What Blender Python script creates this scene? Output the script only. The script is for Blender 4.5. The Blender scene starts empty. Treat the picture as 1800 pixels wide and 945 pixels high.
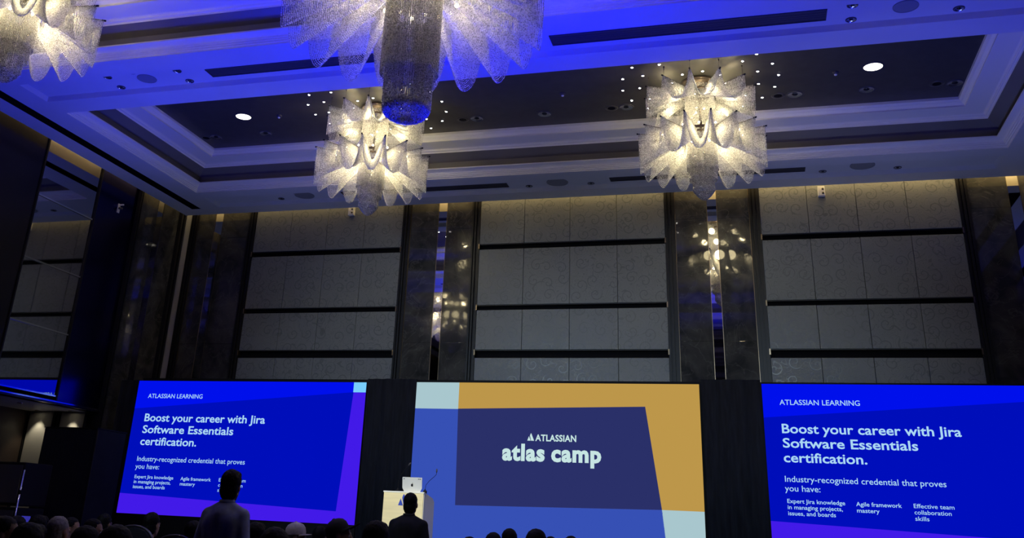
import bpy, bmesh, math, random
import numpy as np
from mathutils import Vector, Matrix

random.seed(7)
rng = np.random.default_rng(7)
S = bpy.context.scene
COL = S.collection
PI = math.pi

# ------------------------------------------------------------------ camera
F_PX, CX, CY = 1650.175, 824.132, 250.357          # for the 1800 x 945 frame
YAW, PITCH, ROLL = math.radians(-17.2748), math.radians(22.1946), math.radians(2.9302)
cam_d = bpy.data.cameras.new('camera')
cam = bpy.data.objects.new('camera', cam_d)
COL.objects.link(cam)
fw = Vector((math.sin(YAW) * math.cos(PITCH), math.cos(YAW) * math.cos(PITCH), math.sin(PITCH)))
rt = Vector((math.cos(YAW), -math.sin(YAW), 0))
up = rt.cross(fw)
r2 = math.cos(ROLL) * rt + math.sin(ROLL) * up
u2 = -math.sin(ROLL) * rt + math.cos(ROLL) * up
EYE = 1.25
M4 = Matrix((r2, u2, -fw)).transposed().to_4x4()
M4.translation = (0, 0, EYE)
cam.matrix_world = M4
cam_d.sensor_fit = 'HORIZONTAL'
cam_d.sensor_width = 36
cam_d.lens = F_PX / 1800 * 36
cam_d.shift_x = (900 - CX) / 1800
cam_d.shift_y = -(472.5 - CY) / 1800
cam_d.clip_start = 0.05
cam_d.clip_end = 100
S.camera = cam

# ------------------------------------------------------------------ world, exposure, lights
w = bpy.data.worlds.new('world')
S.world = w
w.use_nodes = True
w.node_tree.nodes['Background'].inputs[0].default_value = (0.02, 0.03, 0.06, 1)
w.node_tree.nodes['Background'].inputs[1].default_value = 0.3
S.view_settings.view_transform = 'Standard'
S.view_settings.look = 'None'
S.view_settings.exposure = 0
S.view_settings.gamma = 1
S.view_settings.use_curve_mapping = False

COVE_W = (0.9, 1.7, 2.6)        # warm cove light over the left, middle, right bay
BULB_IN, BULB_FILL, BULB_UP = 2.2, 7.0, 12.0   # chandelier bulbs; the second value drives an added fill ring
WASH = 2100                        # blue ceiling wash
WALL_FILL = 1750                       # added cool fill light on the stage wall
LECT = 2300
SCREEN_GAIN = 1.0


def lamp(kind, name, loc, energy, color, rot=(0, 0, 0), parent=None, **kw):
    d = bpy.data.lights.new(name, kind)
    d.energy = energy
    d.color = color
    for k, v in kw.items():
        setattr(d, k, v)
    o = bpy.data.objects.new(name, d)
    COL.objects.link(o)
    o.location = loc
    o.rotation_euler = rot
    if parent:
        o.parent = parent
    return o


def aim(o, target):
    o.rotation_euler = (Vector(target) - o.location).to_track_quat('-Z', 'Y').to_euler()
    return o


# cool white spots added unseen behind the audience to brighten the stage wall
for fx in (-6.5, 0.2):
    aim(lamp('SPOT', 'stage_wall_fill', (fx, 1.2, 5.2), WALL_FILL, (0.64, 0.84, 1.0), spot_size=math.radians(40), spot_blend=1.0, shadow_soft_size=0.25), (fx * .7 - 1.0, 17, 2.2))
# blue uplights of the stage rig washing the ceiling beam, and soft white stage light on the lectern
lamp('SPOT', 'blue_wash_light', (-2.9, 8.9, 2.2), WASH, (0.0, 0.004, 1.0), (PI, 0, 0), spot_size=math.radians(96), spot_blend=1.0, shadow_soft_size=0.3)
lamp('SPOT', 'blue_wash_light', (-7.6, 10.0, 2.2), WASH * 0.5, (0.02, 0.03, 1.0), (PI, 0, 0), spot_size=math.radians(120), spot_blend=1.0, shadow_soft_size=0.4)
lamp('SPOT', 'blue_wash_light', (2.2, 10.5, 2.2), WASH * 0.27, (0.02, 0.03, 1.0), (PI, 0, 0), spot_size=math.radians(120), spot_blend=1.0, shadow_soft_size=0.4)
# pale lavender spots added on the stage as fill for the front ceiling
for ux, ue in ((-7.9, 190), (1.5, 270)):
    lamp('SPOT', 'ceiling_fill', (ux, 13.5, 0.62), ue, (0.40, 0.50, 1.0), (PI - math.radians(10), 0, 0), spot_size=math.radians(116), spot_blend=1.0, shadow_soft_size=0.4)

# ------------------------------------------------------------------ materials
MATS = {}


def mat(name, color, rough=0.5, metal=0.0, spec=0.5, emit=None, estr=0.0):
    if name in MATS:
        return MATS[name]
    m = bpy.data.materials.new(name)
    m.use_nodes = True
    b = m.node_tree.nodes['Principled BSDF']
    b.inputs['Base Color'].default_value = (*color, 1)
    b.inputs['Roughness'].default_value = rough
    b.inputs['Metallic'].default_value = metal
    b.inputs['Specular IOR Level'].default_value = spec
    if emit:
        b.inputs['Emission Color'].default_value = (*emit, 1)
        b.inputs['Emission Strength'].default_value = estr
    MATS[name] = m
    return m


def noise_tint(m, scale, amount, detail=4, stretch=(1, 1, 1), rough_var=0.0):
    """procedural mottling of the material's own base colour"""
    nt = m.node_tree
    b = nt.nodes['Principled BSDF']
    col = tuple(b.inputs['Base Color'].default_value)[:3]
    tc = nt.nodes.new('ShaderNodeTexCoord')
    mp = nt.nodes.new('ShaderNodeMapping')
    mp.inputs['Scale'].default_value = stretch
    nz = nt.nodes.new('ShaderNodeTexNoise')
    nz.inputs['Scale'].default_value = scale
    nz.inputs['Detail'].default_value = detail
    rp = nt.nodes.new('ShaderNodeValToRGB')
    rp.color_ramp.elements[0].position = 0.3
    rp.color_ramp.elements[1].position = 0.7
    rp.color_ramp.elements[0].color = (*[c * (1 - amount) for c in col], 1)
    rp.color_ramp.elements[1].color = (*[min(1, c * (1 + amount)) for c in col], 1)
    nt.links.new(tc.outputs['Object'], mp.inputs['Vector'])
    nt.links.new(mp.outputs['Vector'], nz.inputs['Vector'])
    nt.links.new(nz.outputs['Fac'], rp.inputs['Fac'])
    nt.links.new(rp.outputs['Color'], b.inputs['Base Color'])
    return m


def emis(name, color, strength):
    if name in MATS:
        return MATS[name]
    m = bpy.data.materials.new(name)
    m.use_nodes = True
    nt = m.node_tree
    nt.nodes.clear()
    e = nt.nodes.new('ShaderNodeEmission')
    e.inputs[0].default_value = (*color, 1)
    e.inputs[1].default_value = strength
    o = nt.nodes.new('ShaderNodeOutputMaterial')
    nt.links.new(e.outputs[0], o.inputs[0])
    MATS[name] = m
    return m


def srgb(r, g, b):
    f = lambda c: (c / 255 / 12.92) if c / 255 <= 0.04045 else ((c / 255 + 0.055) / 1.055) ** 2.4
    return (f(r), f(g), f(b))


m_plaster = noise_tint(mat('ceiling_plaster', (0.62, 0.62, 0.62), 0.55, spec=0.3), 1.3, 0.04)
m_cornice = mat('cornice_paint', (0.78, 0.76, 0.74), 0.35, spec=0.45)
m_taupe = noise_tint(mat('taupe_lacquer', (0.15, 0.14, 0.13), 0.45, spec=0.5), 0.8, 0.15)
m_topdark = noise_tint(mat('dark_leaf_ceiling', (0.072, 0.069, 0.062), 0.38, metal=0.35), 6, 0.12)
m_black = mat('matt_black', (0.006, 0.006, 0.008), 0.7, spec=0.2)
m_slot = mat('slot_black', (0.004, 0.004, 0.006), 0.8, spec=0.1)
m_grille = mat('grille_dark', (0.05, 0.05, 0.06), 0.6)
m_spk = mat('speaker_mesh', (0.24, 0.24, 0.25), 0.6)
m_ventb = mat('vent_back', (0.035, 0.035, 0.04), 0.7)
m_drape = noise_tint(mat('black_drape', (0.010, 0.012, 0.019), 0.85, spec=0.15), 3, 0.3, stretch=(9, 1, 1))
m_frame = mat('dark_bronze_moulding', (0.010, 0.010, 0.013), 0.4, metal=0.1, spec=.25)
m_brass = mat('brass_trim', (0.20, 0.15, 0.10), 0.3, metal=1.0)
m_darkpanel = mat('dark_gloss_panel', (0.008, 0.007, 0.010), 0.25, spec=0.4)
m_blackglass = mat('dark_mirror_glass', (0.03, 0.03, 0.15), 0.20, metal=1.0)
m_mirror = mat('smoked_mirror', (0.62, 0.62, 0.62), 0.02, metal=1.0)
m_tint = mat('tinted_mirror', (0.42, 0.42, 0.46), 0.03, metal=1.0)
m_strip = noise_tint(mat('pale_stone', (0.42, 0.42, 0.40), 0.5), 2, 0.1)
m_brown = mat('dark_brown_veneer', (0.045, 0.032, 0.026), 0.4)
m_carpet = noise_tint(mat('carpet', (0.05, 0.04, 0.045), 0.95, spec=0.1), 7, 0.5)
m_stage = mat('stage_black', (0.012, 0.012, 0.014), 0.5)
m_led = emis('cove_led', (1.0, 0.74, 0.36), 3.0)
m_chrome = mat('chrome', (0.75, 0.75, 0.77), 0.12, metal=1.0)
m_refl = mat('spun_reflector', (0.6, 0.6, 0.62), 0.22, metal=0.95)
m_white = mat('white_plastic', (0.75, 0.75, 0.74), 0.4)
m_rod = mat('bronze_rod', (0.10, 0.075, 0.06), 0.35, metal=0.7)
m_lens = mat('dark_lens', (0.01, 0.01, 0.012), 0.1)


def marble_material():
    m = mat('dark_marble', (0.06, 0.058, 0.055), 0.035, spec=0.5)
    nt = m.node_tree
    b = nt.nodes['Principled BSDF']
    tc = nt.nodes.new('ShaderNodeTexCoord')
    n1 = nt.nodes.new('ShaderNodeTexNoise')
    n1.inputs['Scale'].default_value = 2.2
    n1.inputs['Detail'].default_value = 8
    n1.inputs['Distortion'].default_value = 1.2
    n2 = nt.nodes.new('ShaderNodeTexNoise')
    n2.inputs['Scale'].default_value = 1.4
    n2.inputs['Detail'].default_value = 6
    n2.inputs['Distortion'].default_value = 2.5
    r1 = nt.nodes.new('ShaderNodeValToRGB')
    r1.color_ramp.elements[0].position = 0.35
    r1.color_ramp.elements[0].color = (0.026, 0.027, 0.030, 1)
    r1.color_ramp.elements[1].position = 0.72
    r1.color_ramp.elements[1].color = (0.070, 0.070, 0.070, 1)
    r2_ = nt.nodes.new('ShaderNodeValToRGB')
    r2_.color_ramp.elements[0].position = 0.485
    r2_.color_ramp.elements[0].color = (0, 0, 0, 1)
    r2_.color_ramp.elements[1].position = 0.5
    r2_.color_ramp.elements[1].color = (1, 1, 1, 1)
    e = r2_.color_ramp.elements.new(0.515)
    e.color = (0, 0, 0, 1)
    mx = nt.nodes.new('ShaderNodeMixRGB')
    mx.inputs[2].default_value = (0.13, 0.13, 0.13, 1)
    mu = nt.nodes.new('ShaderNodeMath')
    mu.operation = 'MULTIPLY'
    mu.inputs[1].default_value = 0.35
    L = nt.links.new
    L(tc.outputs['Object'], n1.inputs['Vector'])
    L(tc.outputs['Object'], n2.inputs['Vector'])
    L(n1.outputs['Fac'], r1.inputs['Fac'])
    L(n2.outputs['Fac'], r2_.inputs['Fac'])
    L(r2_.outputs['Color'], mu.inputs[0])
    L(mu.outputs[0], mx.inputs[0])
    L(r1.outputs['Color'], mx.inputs[1])
    L(mx.outputs[0], b.inputs['Base Color'])
    return m


m_marble = marble_material()


def scroll_fabric():
    """grey silk wall fabric woven with curling scrolls: a spiral in every Voronoi cell plus wandering stems"""
    m = mat('scroll_fabric', (0.30, 0.31, 0.31), 0.5, spec=0.4)
    nt = m.node_tree
    b = nt.nodes['Principled BSDF']
    N = nt.nodes.new
    L = nt.links.new

    def math_(op, a, bb=None, c=None):
        n = N('ShaderNodeMath')
        n.operation = op
        for i, v in enumerate((a, bb, c)):
            if v is None:
                continue
            if isinstance(v, (int, float)):
                n.inputs[i].default_value = v
            else:
                L(v, n.inputs[i])
        return n.outputs[0]
    tc = N('ShaderNodeTexCoord')
    sx = N('ShaderNodeSeparateXYZ')
    L(tc.outputs['Object'], sx.inputs[0])
    cb = N('ShaderNodeCombineXYZ')
    L(sx.outputs[0], cb.inputs[0])
    L(sx.outputs[2], cb.inputs[1])
    SC = 3.3
    vm = N('ShaderNodeVectorMath')
    vm.operation = 'SCALE'
    vm.inputs['Scale'].default_value = SC
    L(cb.outputs[0], vm.inputs[0])
    vo = N('ShaderNodeTexVoronoi')
    vo.voronoi_dimensions = '2D'
    vo.inputs['Scale'].default_value = 1.0
    vo.inputs['Randomness'].default_value = 0.55
    L(vm.outputs[0], vo.inputs['Vector'])
    sub = N('ShaderNodeVectorMath')
    sub.operation = 'SUBTRACT'
    L(vm.outputs[0], sub.inputs[0])
    L(vo.outputs['Position'], sub.inputs[1])
    s2 = N('ShaderNodeSeparateXYZ')
    L(sub.outputs[0], s2.inputs[0])
    cs = N('ShaderNodeSeparateColor')
    L(vo.outputs['Color'], cs.inputs[0])
    r = vo.outputs['Distance']
    flip = math_('SUBTRACT', math_('MULTIPLY', math_('GREATER_THAN', cs.outputs[0], 0.5), 2.0), 1.0)
    ang = math_('ARCTAN2', math_('MULTIPLY', s2.outputs[1], flip), s2.outputs[0])
    ph = math_('ADD', math_('ADD', ang, math_('MULTIPLY', r, 21.0)), math_('MULTIPLY', cs.outputs[1], 6.28))
    sp = math_('SINE', ph)
    line = math_('GREATER_THAN', sp, 0.84)
    msk = math_('LESS_THAN', r, 0.40)
    line = math_('MULTIPLY', line, msk)
    # stems
    nz = N('ShaderNodeTexNoise')
    nz.noise_dimensions = '2D'
    nz.inputs['Scale'].default_value = 1.15
    nz.inputs['Detail'].default_value = 1.0
    nz.inputs['Distortion'].default_value = 1.4
    L(vm.outputs[0], nz.inputs['Vector'])
    st = math_('LESS_THAN', math_('ABSOLUTE', math_('SUBTRACT', math_('FRACT', math_('MULTIPLY', nz.outputs['Fac'], 7.0)), 0.5)), 0.07)
    line = math_('MAXIMUM', line, math_('MULTIPLY', st, 0.85))
    mx = N('ShaderNodeMixRGB')
    mx.inputs[1].default_value = (0.175, 0.188, 0.20, 1)
    mx.inputs[2].default_value = (0.115, 0.126, 0.136, 1)
    L(line, mx.inputs[0])
    L(mx.outputs[0], b.inputs['Base Color'])
    rr = math_('SUBTRACT', 0.55, math_('MULTIPLY', line, 0.25))
    L(rr, b.inputs['Roughness'])
    bp = N('ShaderNodeBump')
    bp.inputs['Strength'].default_value = 0.25
    bp.inputs['Distance'].default_value = 0.01
    L(line, bp.inputs['Height'])
    L(bp.outputs[0], b.inputs['Normal'])
    return m


m_fabric = scroll_fabric()


def bead_material(name, tint):
    m = bpy.data.materials.new(name)
    m.use_nodes = True
    nt = m.node_tree
    nt.nodes.clear()
    L = nt.links.new
    out = nt.nodes.new('ShaderNodeOutputMaterial')
    di = nt.nodes.new('ShaderNodeBsdfDiffuse')
    di.inputs[0].default_value = (*tint, 1)
    tr = nt.nodes.new('ShaderNodeBsdfTranslucent')
    tr.inputs[0].default_value = (*tint, 1)
    gl = nt.nodes.new('ShaderNodeBsdfGlossy')
    gl.inputs[0].default_value = (0.95, 0.95, 0.95, 1)
    gl.inputs[1].default_value = 0.10
    m1 = nt.nodes.new('ShaderNodeMixShader')
    m1.inputs[0].default_value = 0.5
    m2 = nt.nodes.new('ShaderNodeMixShader')
    m2.inputs[0].default_value = 0.35
    ge = nt.nodes.new('ShaderNodeNewGeometry')
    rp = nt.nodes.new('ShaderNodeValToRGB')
    rp.color_ramp.elements[0].color = (*[c_ * .42 for c_ in tint], 1)  # bead tones vary to imitate crystal sparkle
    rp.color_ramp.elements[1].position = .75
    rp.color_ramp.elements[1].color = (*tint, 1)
    L(ge.outputs['Random Per Island'], rp.inputs[0])
    L(rp.outputs[0], di.inputs[0])
    L(rp.outputs[0], tr.inputs[0])
    L(di.outputs[0], m1.inputs[1])
    L(tr.outputs[0], m1.inputs[2])
    L(m1.outputs[0], m2.inputs[1])
    L(gl.outputs[0], m2.inputs[2])
    L(m2.outputs[0], out.inputs[0])
    return m


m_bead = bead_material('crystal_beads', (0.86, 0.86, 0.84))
m_bead_shade = bead_material('shaded_crystal_beads', (0.36, 0.35, 0.39))  # same crystal, darkened in tint for the dimly lit columns


# ------------------------------------------------------------------ mesh helpers
class MB:
    def __init__(self):
        self.v, self.f, self.mi, self.sm = [], [], [], []

    def add(self, verts, faces, mi=0, smooth=False):
        o = len(self.v)
        self.v += [tuple(p) for p in verts]
        for f in faces:
            self.f.append(tuple(o + i for i in f))
            self.mi.append(mi)
            self.sm.append(smooth)
        return self

    def box(self, x0, x1, y0, y1, z0, z1, mi=0):
        v = [(x0, y0, z0), (x1, y0, z0), (x1, y1, z0), (x0, y1, z0), (x0, y0, z1), (x1, y0, z1), (x1, y1, z1), (x0, y1, z1)]
        return self.add(v, [(0, 3, 2, 1), (4, 5, 6, 7), (0, 1, 5, 4), (1, 2, 6, 5), (2, 3, 7, 6), (3, 0, 4, 7)], mi)

    def bbox(self, x0, x1, y0, y1, z0, z1, b=0.004, mi=0):
        """box with bevelled edges"""
        bm = bmesh.new()
        bmesh.ops.create_cube(bm, size=1)
        for v in bm.verts:
            v.co = Vector(((x0 + x1) / 2 + v.co.x * (x1 - x0), (y0 + y1) / 2 + v.co.y * (y1 - y0), (z0 + z1) / 2 + v.co.z * (z1 - z0)))
        bmesh.ops.bevel(bm, geom=bm.edges[:], offset=b, segments=2, profile=0.6, affect='EDGES')
        bm.verts.index_update()
        self.add([v.co[:] for v in bm.verts], [[v.index for v in f.verts] for f in bm.faces], mi)
        bm.free()
        return self

    def quad(self, a, b, c, d, mi=0):
        return self.add([a, b, c, d], [(0, 1, 2, 3)], mi)

    def tube(self, pts, r, n=8, mi=0, cap=True):
        pts = [Vector(p) for p in pts]
        rs = r if isinstance(r, (list, tuple)) else [r] * len(pts)
        vs, fs = [], []
        prev = None
        for i, p in enumerate(pts):
            t = (pts[min(i + 1, len(pts) - 1)] - pts[max(i - 1, 0)]).normalized()
            if prev is None:
                a = t.orthogonal().normalized()
            else:
                a = (prev - t * prev.dot(t)).normalized()
            prev = a
            b = t.cross(a)
            for k in range(n):
                th = 2 * PI * k / n
                vs.append(p + (a * math.cos(th) + b * math.sin(th)) * rs[i])
        for i in range(len(pts) - 1):
            for k in range(n):
                fs.append((i * n + k, i * n + (k + 1) % n, (i + 1) * n + (k + 1) % n, (i + 1) * n + k))
        if cap:
            fs.append(tuple(reversed(range(n))))
            fs.append(tuple(range((len(pts) - 1) * n, len(pts) * n)))
        return self.add(vs, fs, mi, True)

    def lathe(self, prof, n=24, c=(0, 0), mi=0, smooth=True, cap0=False, cap1=False):
        """profile of (r, z) around a vertical axis at c"""
        vs, fs = [], []
        for r, z in prof:
            for k in range(n):
                th = 2 * PI * k / n
                vs.append((c[0] + r * math.cos(th), c[1] + r * math.sin(th), z))
        for i in range(len(prof) - 1):
            for k in range(n):
                fs.append((i * n + k, i * n + (k + 1) % n, (i + 1) * n + (k + 1) % n, (i + 1) * n + k))
        if cap0:
            fs.append(tuple(reversed(range(n))))
        if cap1:
            fs.append(tuple(range((len(prof) - 1) * n, len(prof) * n)))
        return self.add(vs, fs, mi, smooth)

    def prism(self, poly, axis, a, b, mi=0):
        """polygon (2-D) extruded along an axis between a and b"""
        def p3(q, t):
            return {'x': (t, q[0], q[1]), 'y': (q[0], t, q[1]), 'z': (q[0], q[1], t)}[axis]
        n = len(poly)
        vs = [p3(q, a) for q in poly] + [p3(q, b) for q in poly]
        fs = [tuple(range(n)), tuple(reversed(range(n, 2 * n)))]
        fs += [(i, i + n, (i + 1) % n + n, (i + 1) % n) for i in range(n)]
        return self.add(vs, fs, mi)

    def sphere(self, c, r, n=12, mi=0, scale=(1, 1, 1)):
        bm = bmesh.new()
        bmesh.ops.create_uvsphere(bm, u_segments=n, v_segments=max(6, n * 2 // 3), radius=1)
        bm.verts.index_update()
        self.add([(c[0] + v.co.x * r * scale[0], c[1] + v.co.y * r * scale[1], c[2] + v.co.z * r * scale[2]) for v in bm.verts],
                 [[v.index for v in f.verts] for f in bm.faces], mi, True)
        bm.free()
        return self

    def mesh(self, name, mats):
        me = bpy.data.meshes.new(name)
        me.from_pydata(self.v, [], self.f)
        for m in (mats if isinstance(mats, (list, tuple)) else [mats]):
            me.materials.append(m)
        me.polygons.foreach_set('material_index', self.mi)
        me.polygons.foreach_set('use_smooth', self.sm)
        bm = bmesh.new()
        bm.from_mesh(me)
        bmesh.ops.recalc_face_normals(bm, faces=bm.faces[:])
        bm.to_mesh(me)
        bm.free()
        me.update()
        return me

    def build(self, name, mats, parent=None, loc=(0, 0, 0)):
        return link(name, self.mesh(name, mats), parent, loc)


def link(name, me, parent=None, loc=(0, 0, 0), rot=(0, 0, 0)):
    o = bpy.data.objects.new(name, me)
    COL.objects.link(o)
    o.location = loc
    o.rotation_euler = rot
    if parent:
        o.parent = parent
    return o


def tag(o, label, cat, group=None, kind=None):
    o['label'] = label
    o['category'] = cat
    if group:
        o['group'] = group
    if kind:
        o['kind'] = kind
    return o


def thing(name, label, cat, loc=(0, 0, 0), rz=0, group=None):
    o = bpy.data.objects.new(name, None)
    o.empty_display_size = 0.1
    COL.objects.link(o)
    o.location = loc
    o.rotation_euler = (0, 0, rz)
    return tag(o, label, cat, group)


def struct(o, label=None, cat=None):
    o['kind'] = 'structure'
    if label:
        o['label'] = label
    if cat:
        o['category'] = cat
    return o


def copy_thing(root, loc, rz=0):
    r = root.copy()
    COL.objects.link(r)
    r.location = loc
    r.rotation_euler = (0, 0, rz)
    for ch in root.children:
        c = ch.copy()
        COL.objects.link(c)
        c.parent = r
        for g in ch.children:
            d = g.copy()
            COL.objects.link(d)
            d.parent = c
    return r


# ------------------------------------------------------------------ room dimensions
FL = -0.05                      # floor
ZC = 7.12                       # soffit
XL, XR = -11.66, 5.32           # side walls
YF, YB = 17.0, -6.6             # front wall, back wall
XM = (XL + XR) / 2              # -3.17
GX, GY = 0.21, 0.30             # cove gap along side and front walls
WT = 7.62                       # wall top
CZ = [13.40, 7.98, 2.56, -2.86]  # coffer centres
HW, HD = 7.22, 1.96             # coffer half width / half depth

# floor
struct(MB().box(XL - 2, XR + 0.5, YB - 0.2, YF + 0.3, FL - 0.1, FL).build('floor', m_carpet), 'dark patterned carpet floor of the ballroom', 'floor')

# ---------------- ceiling
sx0, sx1, sy0, sy1 = XL + GX, XR - GX, YB, YF - GY
holes = []
for cy in CZ:
    holes.append((XM - HW, XM + HW, cy - HD, cy + HD))
rec = []                        # shallow recessed strips in the beams
RXH = 7.24
for y0, y1 in [(15.70, 16.30)] + [((CZ[i] + CZ[i + 1]) / 2 - 0.31, (CZ[i] + CZ[i + 1]) / 2 + 0.31) for i in range(3)]:
    rec.append((XM - RXH, XM + RXH, y0, y1))
side = [(-11.07, -10.86, -6.0, 16.32), (2 * XM + 10.86, 2 * XM + 11.07, -6.0, 16.32)]
allh = holes + rec + side
xs = sorted({sx0, sx1, *[h[0] for h in allh], *[h[1] for h in allh]})
ys = sorted({sy0, sy1, *[h[2] for h in allh], *[h[3] for h in allh]})
c = MB()
for i in range(len(xs) - 1):
    for j in range(len(ys) - 1):
        mx_, my_ = (xs[i] + xs[i + 1]) / 2, (ys[j] + ys[j + 1]) / 2
        if any(h[0] < mx_ < h[1] and h[2] < my_ < h[3] for h in allh):
            continue
        c.quad((xs[i], ys[j], ZC), (xs[i], ys[j + 1], ZC), (xs[i + 1], ys[j + 1], ZC), (xs[i + 1], ys[j], ZC), 0)


def ring(mb, a, za, b, zb, mi):
    """four quads between rectangle a at za and rectangle b at zb"""
    A = [(a[0], a[2], za), (a[1], a[2], za), (a[1], a[3], za), (a[0], a[3], za)]
    B = [(b[0], b[2], zb), (b[1], b[2], zb), (b[1], b[3], zb), (b[0], b[3], zb)]
    for k in range(4):
        mb.quad(A[k], A[(k + 1) % 4], B[(k + 1) % 4], B[k], mi)


def inset(h, d):
    return (h[0] + d, h[1] - d, h[2] + d, h[3] - d)


for h in rec:
    ring(c, h, ZC, inset(h, 0.035), ZC + 0.07, 0)
    q = inset(h, 0.035)
    c.quad((q[0], q[2], ZC + .07), (q[0], q[3], ZC + .07), (q[1], q[3], ZC + .07), (q[1], q[2], ZC + .07), 0)
for h in side:
    ring(c, h, ZC, h, ZC + 0.22, 1)
    c.quad((h[0], h[2], ZC + .22), (h[0], h[3], ZC + .22), (h[1], h[3], ZC + .22), (h[1], h[2], ZC + .22), 1)
# turned-up edge of the soffit towards the walls (cove), and the slab that closes the cove
ring(c, (sx0, sx1, sy0, sy1), ZC, (sx0, sx1, sy0, sy1), ZC + 0.42, 2)
c.box(XL - 0.1, XR + 0.1, YB - 0.1, YF + 0.1, WT + 0.4, WT + 0.5, 0)
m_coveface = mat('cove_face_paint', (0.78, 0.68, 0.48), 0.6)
ceil = struct(c.build('ceiling', [m_plaster, m_slot, m_coveface]), 'pale stepped plaster ceiling with deep rectangular coffers', 'ceiling')
# cove slab just above the turned-up edge
cs_ = MB()
cs_.box(XL, XR, sy1 - 0.02, YF, ZC + 0.42, ZC + 0.47)
cs_.box(XL, sx0 + 0.02, YB, YF, ZC + 0.42, ZC + 0.47)
cs_.box(sx1 - 0.02, XR, YB, YF, ZC + 0.42, ZC + 0.47)
cs_.build('cove_top', m_coveface, ceil)

corn_prof = [(0, 0), (0, .022), (.022, .026), (.022, .046), (.040, .050), (.040, .070), (.058, .074), (.062, .092), (.082, .108), (.112, .120), (.145, .127), (.168, .130), (.168, .150)]
for cy, h in zip(CZ, holes):
    k = MB()
    for (d0, z0), (d1, z1) in zip(corn_prof[:-1], corn_prof[1:]):
        ring(k, inset(h, d0), ZC + z0, inset(h, d1), ZC + z1, 0)
    ring(k, inset(h, .168), ZC + .150, inset(h, .08), ZC + .155, 0)
    k.build('cornice', m_cornice, ceil)
    t = MB()
    for (d0, z0), (d1, z1) in zip([(.08, .155), (.08, .29)], [(.08, .29), (.28, .40)]):
        ring(t, inset(h, d0), ZC + z0, inset(h, d1), ZC + z1, 0)
    t.build('coffer_frieze', m_taupe, ceil)
    m1 = MB()
    pr = [(.28, .400), (.285, .425), (.305, .432), (.315, .428), (.325, .432), (.335, .450), (.352, .460), (.362, .462), (.66, .470), (.66, .492), (.672, .505), (.700, .525), (.715, .527), (.725, .540), (.745, .560), (.75, .60)]
    for (d0, z0), (d1, z1) in zip(pr[:-1], pr[1:]):
        ring(m1, inset(h, d0), ZC + z0, inset(h, d1), ZC + z1, 0)
    m1.build('coffer_moulding', m_cornice, ceil)
    q = inset(h, .75)
    MB().quad((q[0], q[2], ZC + .6), (q[0], q[3], ZC + .6), (q[1], q[3], ZC + .6), (q[1], q[2], ZC + .6)).build('coffer_panel', m_topdark, ceil)
ZT = ZC + 0.6
ZR = ZC + 0.07

# ---------------- front wall
wf = struct(MB().box(XL - 0.3, XR + 0.3, YF, YF + 0.2, FL, WT + 0.4).build('wall_front', m_slot), 'front wall of fabric panels between dark marble pilasters', 'wall')
rows = [(6.32, 7.34), (5.13, 6.21), (4.29, 5.03), (3.20, 4.14), (2.10, 3.09), (1.0, 1.99)]
bays = [(-9.86, -6.56), (-4.94, -1.39), (0.30, 3.56)]
for bx0, bx1 in bays:
    wq = (bx1 - bx0) / 4
    for z0, z1 in rows:
        rail = MB().box(bx0, bx1, YF - 0.075, YF - 0.005, z0 - 0.018, z0 - 0.002)
        rail.build('panel_rail', m_frame, wf)
        for k in range(4):
            MB().bbox(bx0 + k * wq + 0.003, bx0 + (k + 1) * wq - 0.003, YF - 0.085, YF - 0.005, z0, z1, 0.008).build('fabric_panel', m_fabric, wf)


def moulding(mb, x0, x1, yf, z0, z1):
    """stepped vertical bronze moulding between x0 and x1 in front of the plane yf (towards -y)"""
    w_ = (x1 - x0)
    for a, b, d in ((0, .22, .10), (.22, .36, .06), (.36, .58, .12), (.58, .7, .07), (.7, 1, .10)):
        mb.box(x0 + a * w_, x0 + b * w_, yf - d, yf, z0, z1)


def pilaster(x0, x1, mw, xm0, xm1, name_parent):
    """bronze moulding, marble, mirror strip, marble, moulding"""
    z0, z1 = FL, WT
    k = MB()
    moulding(k, x0, x0 + mw, YF, z0, z1)
    k.build('bronze_moulding', m_frame, name_parent)
    k = MB()
    moulding(k, x1 - mw, x1, YF, z0, z1)
    k.build('bronze_moulding', m_frame, name_parent)
    for a, b in ((x0 + mw, xm0), (xm1, x1 - mw)):
        for za, zb in ((FL, 2.2), (2.2, 4.43), (4.43, 6.66), (6.66, WT)):
            MB().bbox(a + 0.001, b - 0.001, YF - 0.06, YF, za + 0.001, zb - 0.001, 0.003).build('marble_slab', m_marble, name_parent)
    MB().box(xm0, xm1, YF - 0.05, YF, z0, z1).build('mirror_strip', m_mirror, name_parent)
    for xx in (xm0, xm1):
        MB().box(xx - 0.006, xx + 0.006, YF - 0.058, YF, z0, z1).build('brass_bead', m_brass, name_parent)
    for xx in (x0 + mw, x1 - mw):
        MB().box(xx - 0.005, xx + 0.005, YF - 0.068, YF, z0, z1).build('brass_bead', m_brass, name_parent)


pilaster(-11.43, -9.87, 0.16, -10.87, -10.68, wf)
pilaster(-6.56, -4.94, 0.165, -5.82, -5.64, wf)
pilaster(-1.39, 0.30, 0.185, -0.63, -0.45, wf)
pilaster(3.56, 5.20, 0.165, 4.34, 4.53, wf)
for z0, z1 in ((FL, 2.9), (2.9, 4.5), (4.5, 6.1), (6.1, WT)):
    MB().bbox(XL, XL + 0.22, YF - 0.05, YF, z0 + 0.001, z1 - 0.001, 0.003).build('stone_strip', m_strip, wf)
# little brass end brackets at the rails
for bx0, bx1 in bays:
    for z0, z1 in rows[:4]:
        for xx in (bx0, bx1):
            MB().box(xx - 0.012, xx + 0.012, YF - 0.115, YF - 0.02, z0 - 0.10, z0).build('rail_bracket', m_brass, wf)

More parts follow.
